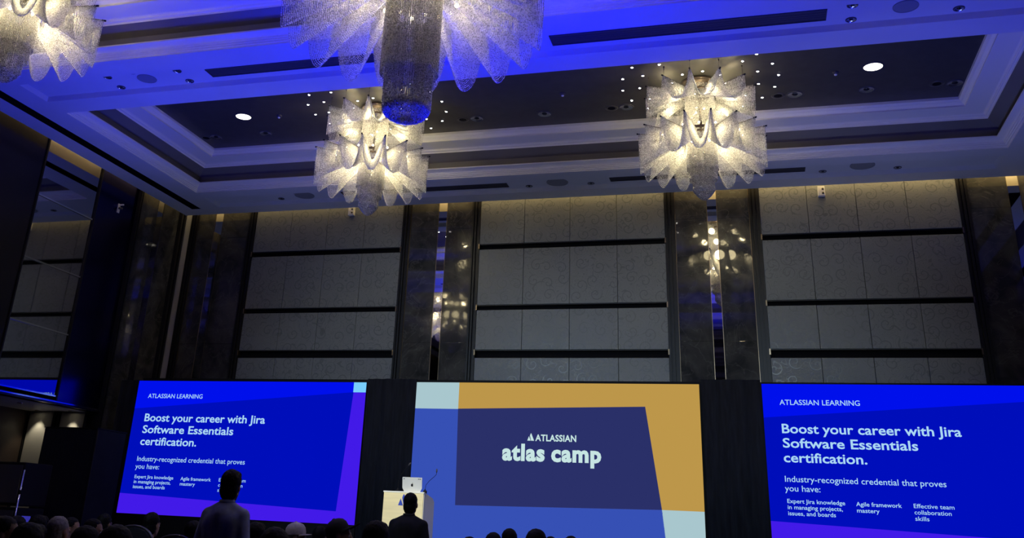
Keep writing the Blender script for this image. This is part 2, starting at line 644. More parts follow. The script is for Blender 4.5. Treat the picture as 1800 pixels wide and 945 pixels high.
# ---------------- side, back walls
SZ = 2.90                       # underside level of the left entrance recess
RY0, RY1 = 5.0, 15.27           # recess along the left wall
RX = -13.15
wl = struct(bpy.data.objects.new('wall_left', None), 'dark left wall of gloss panels, tall mirror and marble pilaster', 'wall')
COL.objects.link(wl)
k = MB()
k.box(XL - 0.2, XL - 0.06, YB, RY0, FL, WT + .4)
k.box(XL - 0.2, XL - 0.06, RY0, RY1, SZ, WT + .4)
k.box(XL - 0.2, XL - 0.06, RY1, YF + 0.2, FL, WT + .4)
k.build('backing', m_slot, wl)


def wall_x(mb, y0, y1, z0, z1, d=0.06, g=0.0):
    return mb.box(XL - 0.06, XL - 0.06 + d, y0 + g, y1 - g, z0, z1)


for y0, y1 in ((YB, -2.6), (-2.6, 2.2), (2.2, 5.0)):
    wall_x(MB(), y0, y1, FL, WT, .06, .006).build('gloss_panel', m_darkpanel, wl)
for y0, y1 in ((5.0, 8.2), (8.2, 10.4), (10.4, 12.57), (14.12, 15.29)):
    wall_x(MB(), y0, y1, SZ + 0.03, WT, .06, .004).build('gloss_panel', m_blackglass if y0 > 14 else m_darkpanel, wl)
mz = [SZ + 0.10, 4.06, 5.11, 6.21, WT]
for a, b in zip(mz[:-1], mz[1:]):
    wall_x(MB(), 12.60, 14.09, a + 0.006, b - 0.006, .055).build('mirror_pane', m_tint, wl)
for y0, y1 in ((12.57, 12.60), (14.09, 14.12)):
    wall_x(MB(), y0, y1, SZ, WT, .085).build('mirror_frame', m_frame, wl)
for z_ in mz[:-1]:
    MB().box(XL - 0.01, XL + 0.012, 12.60, 14.09, z_ - 0.012, z_ + 0.012).build('mirror_frame', m_chrome, wl)
MB().box(XL - 0.2, XL + 0.02, RY0, 15.29, SZ - 0.03, SZ + 0.03).build('recess_edge_trim', m_darkpanel, wl)
MB().box(XL + 0.02, XL + 0.03, RY0, 15.29, SZ + 0.0, SZ + 0.02).build('recess_edge_trim', m_chrome, wl)
for y0, y1 in ((15.29, 15.39), (16.76, 16.98)):
    k = MB()
    n_ = 4
    for i in range(n_):
        wall_x(k, y0 + (y1 - y0) * i / n_, y0 + (y1 - y0) * (i + 1) / n_, FL, WT, .09 + .05 * ((i + 1) % 2))
    k.build('bronze_moulding', m_frame, wl)
for y0, y1 in ((15.39, 16.0), (16.2, 16.76)):
    for za, zb in ((FL, 2.2), (2.2, 4.43), (4.43, 6.66), (6.66, WT)):
        wall_x(MB(), y0, y1, za + .001, zb - .001, .06, .001).build('marble_slab', m_marble, wl)
wall_x(MB(), 16.0, 16.2, FL, WT, .05).build('mirror_strip', m_tint, wl)
# entrance recess: ceiling, inner wall, end wall with two lit marble panels
rc = MB()
rc.box(RX - 0.1, XL - 0.06, RY0, RY1 + .1, SZ - 0.03, SZ + 0.05)
rc.build('recess_soffit', m_plaster, wl)
MB().box(RX - 0.1, RX, RY0, RY1, FL, SZ - .03).build('recess_inner_wall', m_brown, wl)
MB().box(RX - 0.1, XL - 0.2, RY1, RY1 + .1, FL, SZ - .03).build('recess_end_wall', m_darkpanel, wl)
MB().box(RX - 0.1, XL - 0.2, RY0 - .1, RY0, FL, SZ - .03).build('recess_end_wall', m_darkpanel, wl)
for a, b in ((-13.10, -12.58), (-12.40, -11.88)):
    MB().bbox(a, b, RY1 - .03, RY1, FL, SZ - .04, .004).build('marble_slab', m_strip, wl)
for a in (-13.14, -12.52, -12.45, -11.86):
    MB().box(a - .012, a + .012, RY1 - .05, RY1, FL, SZ - .04).build('bronze_moulding', m_frame, wl)

wr = struct(MB().box(XR, XR + 0.2, YB, YF + .2, FL, WT + .4).build('wall_right', m_darkpanel), 'dark gloss right wall of the ballroom', 'wall')
for y0, y1 in ((12.6, 14.1), (7.2, 8.7), (1.8, 3.3)):
    MB().box(XR - .02, XR, y0, y1, SZ, WT).build('mirror_pane', m_tint, wr)
wb = struct(MB().box(XL - .2, XR + .2, YB - .2, YB, FL, WT + .4).build('wall_back', m_brown), 'dark back wall of the ballroom', 'wall')

# ---------------- cove lighting (warm LED tape hidden above the soffit edge)
for i, (x0, x1) in enumerate(((XL + .1, -6.0), (-6.0, -1.0), (-1.0, XR - .1))):
    lamp('AREA', 'cove_light', ((x0 + x1) / 2, YF - GY + 0.10, ZC + 0.40), COVE_W[i] * (x1 - x0) * 2.4, (1.0, 0.80, 0.42), (-.8, 0, 0), shape='RECTANGLE', size=x1 - x0, size_y=0.05)
lamp('AREA', 'cove_light', (XL + GX - 0.07, 8.0, ZC + 0.40), 30, (1.0, 0.80, 0.42), (0, -1.1, 0), shape='RECTANGLE', size=0.05, size_y=17)

# ------------------------------------------------------------------ ceiling fixtures
G_SPK = 'round speaker grilles in the ceiling strips'


def vent(x0, x1, y0, y1, label):
    t = thing('ceiling_vent', label, 'vent', ((x0 + x1) / 2, (y0 + y1) / 2, ZR))
    a, b = (x1 - x0) / 2, (y1 - y0) / 2
    fr = MB()
    for q in ((-a, a, -b, -b + .012), (-a, a, b - .012, b), (-a, -a + .012, -b, b), (a - .012, a, -b, b)):
        fr.box(q[0], q[1], q[2], q[3], -.012, 0)
    fr.build('frame', m_grille, t)
    MB().box(-a + .01, a - .01, -b + .01, b - .01, -.003, 0).build('backing', m_ventb, t)
    s = MB()
    for i in range(5):
        yy = -b + .03 + (2 * b - .06) * i / 4
        s.box(-a + .012, a - .012, yy - .004, yy + .004, -.006, -.003)
    s.build('slats', m_grille, t)


vent(-5.24 - 2.3, -4.18, 15.93, 16.14, 'long dark linear vent in the soffit strip behind the left crystal chandelier')
vent(-2.27, 1.08, 15.93, 16.12, 'long dark linear vent in the soffit strip behind the right crystal chandelier')
vent(-7.35, -4.05, 10.57, 10.81, 'long dark vent in the blue lit beam, left of the big chandelier')
vent(-2.27, 1.13, 10.55, 10.82, 'long dark vent in the blue lit beam, right of the big chandelier')


def disc_grille(name, x, y, r, label, cat, mats=(m_spk, m_spk)):
    t = thing(name, label, cat, (x, y, ZR))
    MB().lathe([(r, 0), (r, -.008), (r * .93, -.012), (r * .92, -.006)], 32).build('rim', mats[0], t)
    MB().lathe([(r * .92, -.006), (r * .5, -.009), (0.001, -.010)], 32).build('grille', mats[1], t)


for x, y, r, lab in ((-3.24, 16.03, .20, 'large round speaker grille in the soffit strip between the two far chandeliers'),
                     (1.99, 15.98, .20, 'large round speaker grille in the soffit strip at the right end'),
                     (-8.35, 16.02, .20, 'large round speaker grille in the soffit strip left of the left chandelier'),
                     (-8.39, 10.68, .145, 'large round speaker grille in the blue beam near its left end'),
                     (2.01, 10.67, .145, 'large round speaker grille in the blue beam at top right')):
    disc_grille('ceiling_speaker', x, y, r, lab, 'speaker')
for x, y, r, lab in ((-3.29, 15.78, .10, 'small round dark cover beside the middle soffit speaker'),
                     (2.02, 15.80, .10, 'small round dark cover beside the right soffit speaker'),
                     (-8.46, 15.79, .10, 'small round dark cover beside the left soffit speaker'),
                     (-8.49, 10.41, .09, 'small round dark cover beside the speaker in the left of the blue beam')):
    disc_grille('ceiling_cover', x, y, r, lab, 'cover')


def downlight_proto(z, r):
    t = thing('ceiling_downlight', 'x', 'downlight', (0, 0, z))
    MB().lathe([(r * 1.18, 0), (r * 1.18, -.008), (r * 1.0, -.012), (r * .98, 0)], 28).build('trim_ring', m_grille, t)
    MB().lathe([(r, -.010), (r * .8, -.002), (r * .42, -.0015)], 28).build('reflector', m_refl, t)
    MB().lathe([(r * .42, -.002), (r * .30, -.012), (.001, -.014)], 20).build('lamp', m_lens, t)
    return t


def place_copies(proto, spots, z, group):
    for i, (x, y, lab) in enumerate(spots):
        o = proto if i == 0 else copy_thing(proto, (x, y, z))
        o.location = (x, y, z)
        tag(o, lab, proto['category'], group)


place_copies(downlight_proto(ZR, .055), [
    (-8.92, 16.14, 'small recessed downlight in the soffit strip at its left end'),
    (-3.80, 16.16, 'small recessed downlight just left of the middle soffit speaker'),
    (-2.64, 16.18, 'small recessed downlight just right of the middle soffit speaker'),
    (1.37, 16.18, 'small recessed downlight just left of the right soffit speaker'),
    (2.56, 16.18, 'small recessed downlight just right of the right soffit speaker'),
    (-8.96, 10.52, 'small recessed downlight at far left of the blue beam, nearer row'),
    (-8.97, 10.87, 'small recessed downlight at far left of the blue beam, farther row'),
    (-7.78, 10.53, 'small recessed downlight by the left vent of the blue beam, nearer row'),
    (-7.78, 10.87, 'small recessed downlight by the left vent of the blue beam, farther row'),
    (1.41, 10.52, 'small recessed downlight by the right vent of the blue beam, nearer row'),
    (1.42, 10.87, 'small recessed downlight by the right vent of the blue beam, farther row'),
    (2.61, 10.84, 'small recessed downlight at the right end of the blue beam')], ZR, 'small downlights in the ceiling strips')
place_copies(downlight_proto(ZT, .108), [
    (-9.31, 14.10, 'chrome downlight at the left end of the dark coffer panel'),
    (-8.28, 14.09, 'second chrome downlight from the left in the dark coffer panel'),
    (-4.27, 14.12, 'chrome downlight right of the left far chandelier'),
    (-3.09, 14.13, 'chrome downlight midway between the two far chandeliers'),
    (-1.72, 14.10, 'chrome downlight left of the right far chandelier'),
    (0.90, 14.09, 'chrome downlight just right of the right far chandelier'),
    (1.94, 14.10, 'chrome downlight in front of the lit disc at right'),
    (3.17, 14.10, 'chrome downlight in the right corner of the dark coffer panel')], ZT, 'chrome downlights in the dark coffer panel')


def dark_hole(z, r):
    t = thing('ceiling_aperture', 'x', 'aperture', (0, 0, z))
    MB().lathe([(r * 1.5, 0), (r * 1.5, -.004), (r, -.008), (r * .9, -.002)], 24).build('rim', m_topdark, t)
    MB().lathe([(r * .9, -.003), (.001, -.003)], 24).build('hole', m_slot, t)
    return t


place_copies(dark_hole(ZT, .07), [
    (-9.52, 14.10, 'small dark aperture beside the leftmost chrome downlight of the coffer'),
    (-4.52, 14.12, 'small dark aperture beside the downlight right of the left far chandelier'),
    (-1.96, 14.10, 'small dark aperture beside the downlight left of the right far chandelier'),
    (0.65, 14.09, 'small dark aperture beside the downlight right of the right far chandelier'),
    (2.92, 14.08, 'small dark aperture beside the rightmost chrome downlight of the coffer')], ZT, 'dark apertures in the coffer panel')


def sensor(z):
    t = thing('ceiling_sensor', 'x', 'sensor', (0, 0, z))
    MB().lathe([(.05, 0), (.05, -.015), (.035, -.035), (.001, -.04)], 20).build('housing', m_grille, t)
    MB().lathe([(.022, -.036), (.018, -.052), (.001, -.056)], 14).build('dome', m_white, t)
    return t


place_copies(sensor(ZT), [
    (-7.65, 13.39, 'tiny ceiling sensor left of the left far chandelier'),
    (-2.64, 13.40, 'tiny ceiling sensor between the two far chandeliers'),
    (1.45, 13.41, 'tiny ceiling sensor right of the right far chandelier')], ZT, 'sensors on the dark coffer panel')

m_disc = emis('lit_disc', (1.0, 0.93, 0.74), 5.0)
for x, lab in ((-8.31, 'glowing round ceiling light left of the left far chandelier'), (1.96, 'glowing round ceiling light right of the right far chandelier')):
    t = thing('ceiling_disc_light', lab, 'ceiling light', (x, 13.32, ZT))
    MB().lathe([(.155, 0), (.155, -.008), (.135, -.012), (.13, -.004)], 32).build('rim', m_grille, t)
    MB().lathe([(.13, -.005), (.001, -.005)], 32).build('diffuser', m_disc, t)

# little boxes high on the front wall
for x, z, lab in ((-7.68, 7.10, 'small white box sensor high on the left fabric bay'), (1.37, 7.06, 'small white box sensor high on the right fabric bay')):
    t = thing('wall_sensor', lab, 'sensor', (x, YF - .085, z))
    MB().bbox(-.06, .06, -.09, 0, -.09, .09, .008).build('housing', m_white, t)
    for dz in (-.04, .035):
        MB().lathe([(.020, 0), (.020, .006), (.001, .007)], 14).build('lens', m_lens, t)
        o = t.children[-1]
        o.rotation_euler = (PI / 2, 0, 0)
        o.location = (.025, -.09, dz)
t = thing('wall_bracket_light', 'small pale bracket spotlight high on the dark left wall panel', 'spotlight', (XL + .0, 14.75, 6.65))
MB().bbox(0, .02, -.03, .03, -.09, .09, .004).build('plate', m_white, t)
MB().bbox(.02, .11, -.015, .015, .055, .08, .004).build('arm', m_white, t)
MB().tube([(.02, -.015, 0), (.09, .015, -.01)], .022, 12).build('lamp_head', m_grille, t)


# ------------------------------------------------------------------ chandeliers
def mesh_np(name, v, f, m):
    me = bpy.data.meshes.new(name)
    me.vertices.add(len(v))
    me.vertices.foreach_set('co', np.asarray(v, np.float32).ravel())
    me.loops.add(f.size)
    me.loops.foreach_set('vertex_index', f.astype(np.int32).ravel())
    me.polygons.add(len(f))
    me.polygons.foreach_set('loop_start', np.arange(0, f.size, 3, dtype=np.int32))
    me.polygons.foreach_set('loop_total', np.full(len(f), 3, np.int32))
    me.materials.append(m)
    me.update()
    me.validate()
    return me


OV = np.array([(1, 0, 0), (-1, 0, 0), (0, 1, 0), (0, -1, 0), (0, 0, 1), (0, 0, -1)], float)
OF = np.array([(0, 2, 4), (2, 1, 4), (1, 3, 4), (3, 0, 4), (2, 0, 5), (1, 2, 5), (3, 1, 5), (0, 3, 5)])


def beads(name, centres, r, m):
    c_ = np.asarray(centres, float)
    n = len(c_)
    q = rng.normal(size=(n, 4))
    q /= np.linalg.norm(q, axis=1)[:, None]
    a, b, cc, d = q.T
    R = np.stack([1 - 2 * (cc * cc + d * d), 2 * (b * cc - a * d), 2 * (b * d + a * cc),
                  2 * (b * cc + a * d), 1 - 2 * (b * b + d * d), 2 * (cc * d - a * b),
                  2 * (b * d - a * cc), 2 * (cc * d + a * b), 1 - 2 * (b * b + cc * cc)], 1).reshape(n, 3, 3)
    rr = r * rng.uniform(.85, 1.1, n)
    v = np.einsum('nij,kj->nki', R, OV) * rr[:, None, None] + c_[:, None, :]
    f = (OF[None] + 6 * np.arange(n)[:, None, None]).reshape(-1, 3)
    return mesh_np(name, v.reshape(-1, 3), f, m)


def solve_k(ratio):
    lo, hi = 1e-3, 9.0
    for _ in range(50):
        k_ = (lo + hi) / 2
        if (math.cosh(k_) - 1) / k_ < ratio:
            lo = k_
        else:
            hi = k_
    return k_


def petal_mesh(name, R0, R1, half, s0, s1, rise, ds, db, r):
    """bead strands hung as catenaries between two radial rods; axis of the petal along -y, rods at z = 0"""
    pts = []
    n = int((R1 - R0) / ds)
    for i in range(n + 1):
        t = i / n
        rr = R0 + (R1 - R0) * t
        ch = rr * math.sin(half)
        y = -rr * math.cos(half)
        s = s0 + (s1 - s0) * t
        kk = solve_k(s / ch)
        x = np.linspace(-1, 1, 400)
        z = s * (np.cosh(kk * x) - 1) / (math.cosh(kk) - 1) - s
        X = x * ch
        L = np.concatenate([[0], np.cumsum(np.hypot(np.diff(X), np.diff(z)))])
        m_ = max(4, int(L[-1] / db))
        Lq = np.linspace(0, L[-1], m_)
        P = np.stack([np.interp(Lq, L, X), np.full(m_, y), np.interp(Lq, L, z) + rise * t], 1)
        P += rng.normal(scale=.0012, size=P.shape)
        pts.append(P)
    return beads(name, np.concatenate(pts), r, m_bead)


def strand_mesh(name, rings, db, r, m):
    """vertical bead strands: list of (radius, count, z_top, z_bottom)"""
    pts = []
    for R, n, z0, z1 in rings:
        m_ = max(1, int(abs(z0 - z1) / db))
        for k_ in range(n):
            th = 2 * PI * k_ / n
            zz = np.linspace(z0, z1, m_ + 1)
            P = np.stack([np.full(m_ + 1, R * math.cos(th)), np.full(m_ + 1, R * math.sin(th)), zz], 1)
            pts.append(P + rng.normal(scale=.0015, size=P.shape))
    return beads(name, np.concatenate(pts), r, m)


def rod_mesh(name, R0, R1, rise, r):
    k_ = MB()
    k_.tube([(0, -R0, 0), (0, -R1, rise)], r, 8, 0)
    k_.tube([(0, -R1 + .02, rise + .001), (0, -R1 - .03, rise + .002)], r * 1.45, 10, 1)
    return k_.mesh(name, [m_rod, m_black])


m_bulb = emis('bulb_glow', (1.0, 0.86, 0.55), 12.0)


def make_chandelier(label, x, y, P):
    """P: tiers [(n, phase, R0, R1, z, s0, s1)], drums, bulbs; heights are relative to the coffer panel (negative down)"""
    t = thing('crystal_chandelier', label, 'chandelier', (x, y, ZT), 0, 'tiered crystal bead chandeliers')
    g = P['g']
    MB().lathe([(.001, 0), (.26 * g, 0), (.27 * g, -.03), (.25 * g, -.05), (.14 * g, -.06), (.10 * g, -.09), (.001, -.09)], 32).build('canopy', m_rod, t)
    MB().tube([(0, 0, -.05), (0, 0, P['stem'])], .018 * g, 10).build('stem', m_rod, t)
    for n, ph, R0, R1, z, s0, s1 in P['tiers']:
        half = PI / n
        pm = petal_mesh('bead_petal', R0, R1, half * .96, s0, s1, .02, P['ds'], P['db'], P['r'])
        rm = rod_mesh('rod', R0 - .05, R1, .02, .008 * g)
        k_ = MB()
        k_.lathe([(R0 - .06, -.012), (R0 - .04, -.012), (R0 - .04, .012), (R0 - .06, .012), (R0 - .06, -.012)], 32)
        k_.build('hub_ring', m_rod, t, (0, 0, z))
        for i in range(n):
            a = ph + 2 * PI * i / n
            link('bead_petal', pm, t, (0, 0, z), (0, 0, a + half))
            link('rod', rm, t, (0, 0, z), (0, 0, a))
    for nm, rings in P['drums']:
        link(nm, strand_mesh(nm, rings, P['db'] * 1.0, P['r'], m_bead if nm == 'bead_drum' else m_bead_shade), t)
    bm_ = MB().sphere((0, 0, 0), .016 * g, 10).mesh('bulb', m_bulb)
    for (n, ph, R, z, e, down) in P['bulbs']:
        for i in range(n):
            a = ph + 2 * PI * i / n
            p = (R * math.sin(a), -R * math.cos(a), z)
            link('bulb', bm_, t, p)  # the downward ring's bulbs are added along with its fill spots
            if down:      # spots added under the rods to brighten the bead sheets evenly
                lamp('SPOT', 'bulb_or_fill_light', p, e, (1.0, 0.83, 0.46), parent=t, shadow_soft_size=.10, spot_size=math.radians(168), spot_blend=.25)
                continue
            lamp('POINT', 'bulb_or_fill_light', p, e, (1.0, 0.83, 0.46), parent=t, shadow_soft_size=.06)
    if P.get('wires'):
        R, z, n, ph = P['wires']
        wm = MB().tube([(0, 0, 0), (0, 0, z)], .0022, 5)
        wm.lathe([(.001, 0), (.010, -.004), (.010, -.02), (.001, -.026)], 8)
        wm = wm.mesh('suspension_wire', m_rod)
        for i in range(n):
            a = ph + 2 * PI * i / n
            link('suspension_wire', wm, t, (R * math.sin(a), -R * math.cos(a), 0))
    MB().box(-.09 * g, .09 * g, -.235 * g, -.22 * g, P['plate'] - .02, P['plate'] + .02).build('plate', m_rod, t)
    return t


def ring_list(R0, z_top, seq, sp):
    out = []
    for R, zb in seq:
        out.append((R, max(6, int(2 * PI * R / sp)), z_top, zb))
    return out


def far_params(ph_up):
    D = lambda z: z - ZT
    cone = []
    n = 13
    for i in range(n):
        q = i / (n - 1) * .985
        R = .152 * (1 - q) ** .62 + .004
        cone.append((R, max(5, int(2 * PI * R / .015)), D(5.985) - .145 * q, D(5.985) - .145 * q - .022))
    return dict(g=1.0, stem=D(6.9), ds=.0185, db=.0125, r=.0078,
                tiers=[(16, PI / 16, .30, .93, D(6.83), .16, .575), (12, ph_up, .27, .82, D(7.54), .14, .42)],
                drums=[('bead_drum', ring_list(0, D(7.62), [(.215, D(6.98))], .015)),
                       ('bead_column', ring_list(0, D(6.86), [(.225, D(6.285))], .0165)),
                       ('bead_column_inner', [(.198, 76, D(6.70), D(6.12)), (.155, 48, D(6.5), D(5.98))]),
                       ('bead_bowl', cone)],
                bulbs=[(8, PI / 8, .32, D(6.63), BULB_IN * 1.4, 0), (16, PI / 8, .60, D(6.80), BULB_FILL, 1), (6, 0.3, .50, D(7.36), BULB_UP, 0), (2, 0.8, .09, D(7.25), 3.0, 0)],
                wires=(.80, D(7.54), 12, ph_up), plate=D(6.90))


make_chandelier('crystal bead chandelier at right, hanging before the right marble pilaster', -.52, 13.40, far_params(PI * .133))
make_chandelier('crystal bead chandelier at middle left, behind the tip of the big one', -5.82, 13.40, far_params(PI * .07))
make_chandelier('crystal bead chandelier cut off in the top left corner', -8.25, 7.98, far_params(PI * .1))
make_chandelier('crystal bead chandelier out at the top right, its lowest tips at the picture edge', 1.91, 7.98, far_params(PI * .1))


def big_params():
    D = lambda z: z - ZT
    bowl = []
    n = 14
    for i in range(n):
        q = i / (n - 1)
        R = .235 * math.sqrt(max(0, 1 - q ** 2.2)) + .005
        bowl.append((R, max(6, int(2 * PI * R / .0155)), D(5.13) - .145 * q, D(5.13) - .145 * q - .03))
    return dict(g=1.4, stem=D(6.5), ds=.0195, db=.0135, r=.0084,
                tiers=[(18, .035, .42, 1.36, D(6.70), .24, .83), (14, 0.1, .38, 1.15, D(7.50), .2, .6)],
                drums=[('bead_drum', ring_list(0, D(7.62), [(.29, D(6.8))], .018)),
                       ('bead_column', ring_list(0, D(6.75), [(.295, D(5.47))], .019)),
                       ('bead_column_inner', [(.245, 66, D(6.2), D(5.13)), (.16, 50, D(6.0), D(5.2))]),
                       ('bead_bowl', bowl)],
                bulbs=[(9, .07, .46, D(6.38), BULB_IN * .6, 0), (18, .035 + PI / 18, .85, D(6.66), BULB_FILL * .95, 1), (6, 0.3, .7, D(7.2), BULB_UP * .5, 0)],
                wires=(1.1, D(7.50), 14, 0.1), plate=D(6.78))


make_chandelier('largest crystal bead chandelier, close overhead and cut by the top edge', -3.17, 8.02, big_params())

# star spotlights in rings around the far chandeliers
m_star = emis('star_spot_glow', (1.0, 0.97, 0.88), 40.0)
star_rim = MB().lathe([(.026, 0), (.026, -.005), (.018, -.008), (.015, -.003)], 14).mesh('rim', m_chrome)
star_lens = MB().lathe([(.016, -.004), (.011, -.010), (.001, -.012)], 14).mesh('lens', m_star)
for cx, side_ in ((-.52, 'right'), (-5.82, 'left')):
    for n, R, ph in ((8, .40, 0.2), (13, .90, 0.22), (18, 1.17, -.05)):
        for i in range(n):
            a = ph + 2 * PI * i / n
            t = thing('star_spotlight', 'tiny bright spotlight in the ceiling ring around the %s far chandelier' % side_, 'spotlight',
                      (cx + R * math.cos(a), 13.4 + R * math.sin(a), ZT), 0, 'star spotlights around the %s far chandelier' % side_)
            link('rim', star_rim, t)
            link('lens', star_lens, t)

# recess downlights on the two marble panels at left
for x, lab in ((-12.84, 'recess downlight over the left stone panel'), (-12.10, 'recess downlight over the right stone panel'), (-12.3, 'recess downlight near the edge of the recess ceiling')):
    yy = RY1 - .16 if x != -12.3 else 14.0
    t = thing('recess_downlight', lab, 'downlight', (x, yy, SZ - .03))
    MB().lathe([(.05, 0), (.05, -.006), (.035, -.01), (.03, -.002)], 18).build('trim_ring', m_chrome, t)
    MB().lathe([(.03, -.003), (.001, -.003)], 18).build('lens', emis('recess_lens', (1, .86, .6), 6.0), t)
    lamp('SPOT', 'downlight_beam', (0, 0, -.02), 14 if x != -12.3 else 5, (1.0, .86, .60), (0, 0, 0), parent=t, spot_size=math.radians(75), spot_blend=.5, shadow_soft_size=.02)

# ------------------------------------------------------------------ stage, backdrop, screens
SY = 15.4
STG = 0.50
tag(MB().bbox(-9.9, 4.9, 12.7, SY - .02, FL, STG, .01).build('stage_platform', m_stage), 'low black stage platform under the three screens', 'stage')


def drape(name, x0, x1, y, z0, z1, label, n=None):
    k_ = MB()
    n = n or int((x1 - x0) / .035)
    top = []
    for i in range(n + 1):
        xx = x0 + (x1 - x0) * i / n
        yy = y + .018 * math.sin(i * 1.05) + .01 * math.sin(i * .37)
        top.append((xx, yy))
    vs = [(a, b, z0) for a, b in top] + [(a, b, z1) for a, b in top] + [(a, b + .03, z1) for a, b in top] + [(a, b + .03, z0) for a, b in top]
    m_ = n + 1
    fs = []
    for s in range(4):
        for i in range(n):
            fs.append((s * m_ + i, s * m_ + i + 1, ((s + 1) % 4) * m_ + i + 1, ((s + 1) % 4) * m_ + i))
    k_.add(vs, fs, 0, True)
    return tag(k_.build(name, m_drape), label, 'drape')


drape('backdrop_drape', -11.42, -10.99, SY + .10, FL, 3.49, 'narrow black drape left of the left screen')
drape('backdrop_drape', -6.40, -5.51, SY + .02, FL, 3.53, 'black drape between the left and the centre screen')
drape('backdrop_drape', -0.79, 0.10, SY + .02, FL, 3.55, 'black drape between the centre and the right screen')
tag(MB().box(-11.0, 4.9, SY + .16, SY + .2, FL, 3.535).build('backdrop_flat', m_black), 'long black flat standing behind the three screens', 'backdrop')

m_text = emis('slide_text_light', srgb(170, 215, 245), 1.0 * SCREEN_GAIN)
m_text2 = emis('logo_text_light', srgb(198, 228, 226), 1.0 * SCREEN_GAIN)
SCR = {k_: emis('screen_' + k_, srgb(*c_), SCREEN_GAIN) for k_, c_ in dict(
    royal=(0, 14, 186), bright=(0, 16, 236), purple=(66, 26, 232), cyan=(120, 205, 250), mint=(168, 198, 205),
    yellow=(188, 150, 74), navy=(42, 48, 104), blue=(54, 80, 180)).items()}
_capH = {}


def text_mesh(body, bold):
    cu = bpy.data.curves.new('t', 'FONT')
    cu.body = body
    cu.size = 1
    cu.offset = bold
    cu.resolution_u = 3
    o = bpy.data.objects.new('t', cu)
    COL.objects.link(o)
    dg = bpy.context.evaluated_depsgraph_get()
    me = bpy.data.meshes.new_from_object(o.evaluated_get(dg))
    bpy.data.objects.remove(o)
    bpy.data.curves.remove(cu)
    return me


def cap_height(bold):
    if bold not in _capH:
        me = text_mesh('H', bold)
        zs = [v.co.y for v in me.vertices]
        _capH[bold] = max(zs)
    return _capH[bold]


def put_text(parent, body, x0, x1, zb, cap, y, m, bold=.012, name='slide_text', spacing=1.0):
    """one line of writing, each word a part of its own: ink spans x0..x1, baseline zb, capital height cap, facing -y"""
    words = body.split(' ')
    cu = bpy.data.curves.new('t', 'FONT')
    cu.body = body
    cu.offset = bold
    cu.space_character = spacing
    cu.space_word = 1.0 if spacing < 1.08 else .75
    cu.resolution_u = 3
    for _ in words:
        cu.materials.append(m)
    wi = 0
    for i, ch in enumerate(body):
        if ch == ' ':
            wi += 1
        cu.body_format[i].material_index = wi
    o = bpy.data.objects.new('t', cu)
    COL.objects.link(o)
    dg = bpy.context.evaluated_depsgraph_get()
    me = bpy.data.meshes.new_from_object(o.evaluated_get(dg))
    bpy.data.objects.remove(o)
    bpy.data.curves.remove(cu)
    xs_ = [v.co.x for v in me.vertices]
    a, b = min(xs_), max(xs_)
    sx = (x1 - x0) / (b - a)
    sz = cap / cap_height(bold)
    co = [(x0 + (v.co.x - a) * sx, y, zb + v.co.y * sz) for v in me.vertices]
    for w_ in range(len(words)):
        fs = [tuple(p.vertices) for p in me.polygons if p.material_index == w_]
        ids = sorted({i for f in fs for i in f})
        mp = {i: n for n, i in enumerate(ids)}
        nm = bpy.data.meshes.new(name)
        nm.from_pydata([co[i] for i in ids], [], [tuple(mp[i] for i in f) for f in fs])
        nm.materials.append(m)
        link(name, nm, parent)
    bpy.data.meshes.remove(me)


def poly(parent, pts, y, m, name):
    """a flat coloured field of the picture shown on the screen, pts in (x, z)"""
    k_ = MB()
    k_.add([(p[0], y, p[1]) for p in pts], [tuple(range(len(pts)))])
    return k_.build(name, m, parent)


def slide_screen(x, ztop, label, W, Hh):
    t = thing('led_screen', label, 'screen', (x, SY, ztop))
    MB().box(-.004, W + .004, .004, .10, -Hh - .004, .004).build('cabinet', m_black, t)
    MB().box(0, W, .02, .09, STG - ztop + .002 if x > -9 else FL - ztop, -Hh - .004).build('support_wall', m_black, t)
    poly(t, [(0, 0), (W, 0), (W, -Hh), (0, -Hh)], 0.0, SCR['royal'], 'slide_background')
    y1, y2, y3 = -.002, -.004, -.006
    poly(t, [(0, 0), (4.312, 0), (4.312, -.168), (0, -.499)], y1, SCR['bright'], 'slide_header')
    poly(t, [(0, -1.955), (4.195, -2.088), (4.195, -Hh), (0, -Hh)], y1, SCR['purple'], 'slide_band')
    poly(t, [(4.318, -.168), (W, -.168), (W, -Hh), (4.195, -Hh), (4.195, -2.088)], y1, SCR['purple'], 'slide_band')
    poly(t, [(4.312, 0), (W, 0), (W, -.168), (4.312, -.168)], y1, SCR['cyan'], 'slide_corner')
    T = lambda s_, a, b, z, h_, bo: put_text(t, s_, a, b, z, h_, y3, m_text, bo)
    T('ATLASSIAN LEARNING', .245, 1.38, -.309, .075, .006)
    T('Boost your career with Jira', .25, 2.694, -.719, .133, .017)
    T('Software Essentials', .248, 2.10, -.925, .133, .017)
    T('certification.', .245, 1.397, -1.132, .133, .017)
    T('Industry-recognized credential that proves', .24, 2.405, -1.408, .082, .004)
    T('you have:', .23, .72, -1.538, .082, .004)
    for i, s_ in enumerate(('Expert Jira knowledge', 'in managing projects,', 'issues, and boards')):
        T(s_, .25, (1.04, 1.00, .90)[i], -1.700 - i * .083, .056, .008)
    T('Agile framework', 1.187, 1.79, -1.705, .056, .008)
    T('mastery', 1.19, 1.49, -1.790, .056, .008)
    for i, s_ in enumerate(('Effective team', 'collaboration', 'skills')):
        T(s_, 1.946, (2.467, 2.42, 2.127)[i], -1.700 - i * .083, .056, .004)
    return t


slide_screen(-10.958, 3.463, 'left blue LED screen with a certification slide and purple border', 4.545, 2.285)
slide_screen(.112, 3.486, 'right blue LED screen with the certification slide, cut by the picture edge', 4.545, 2.285)

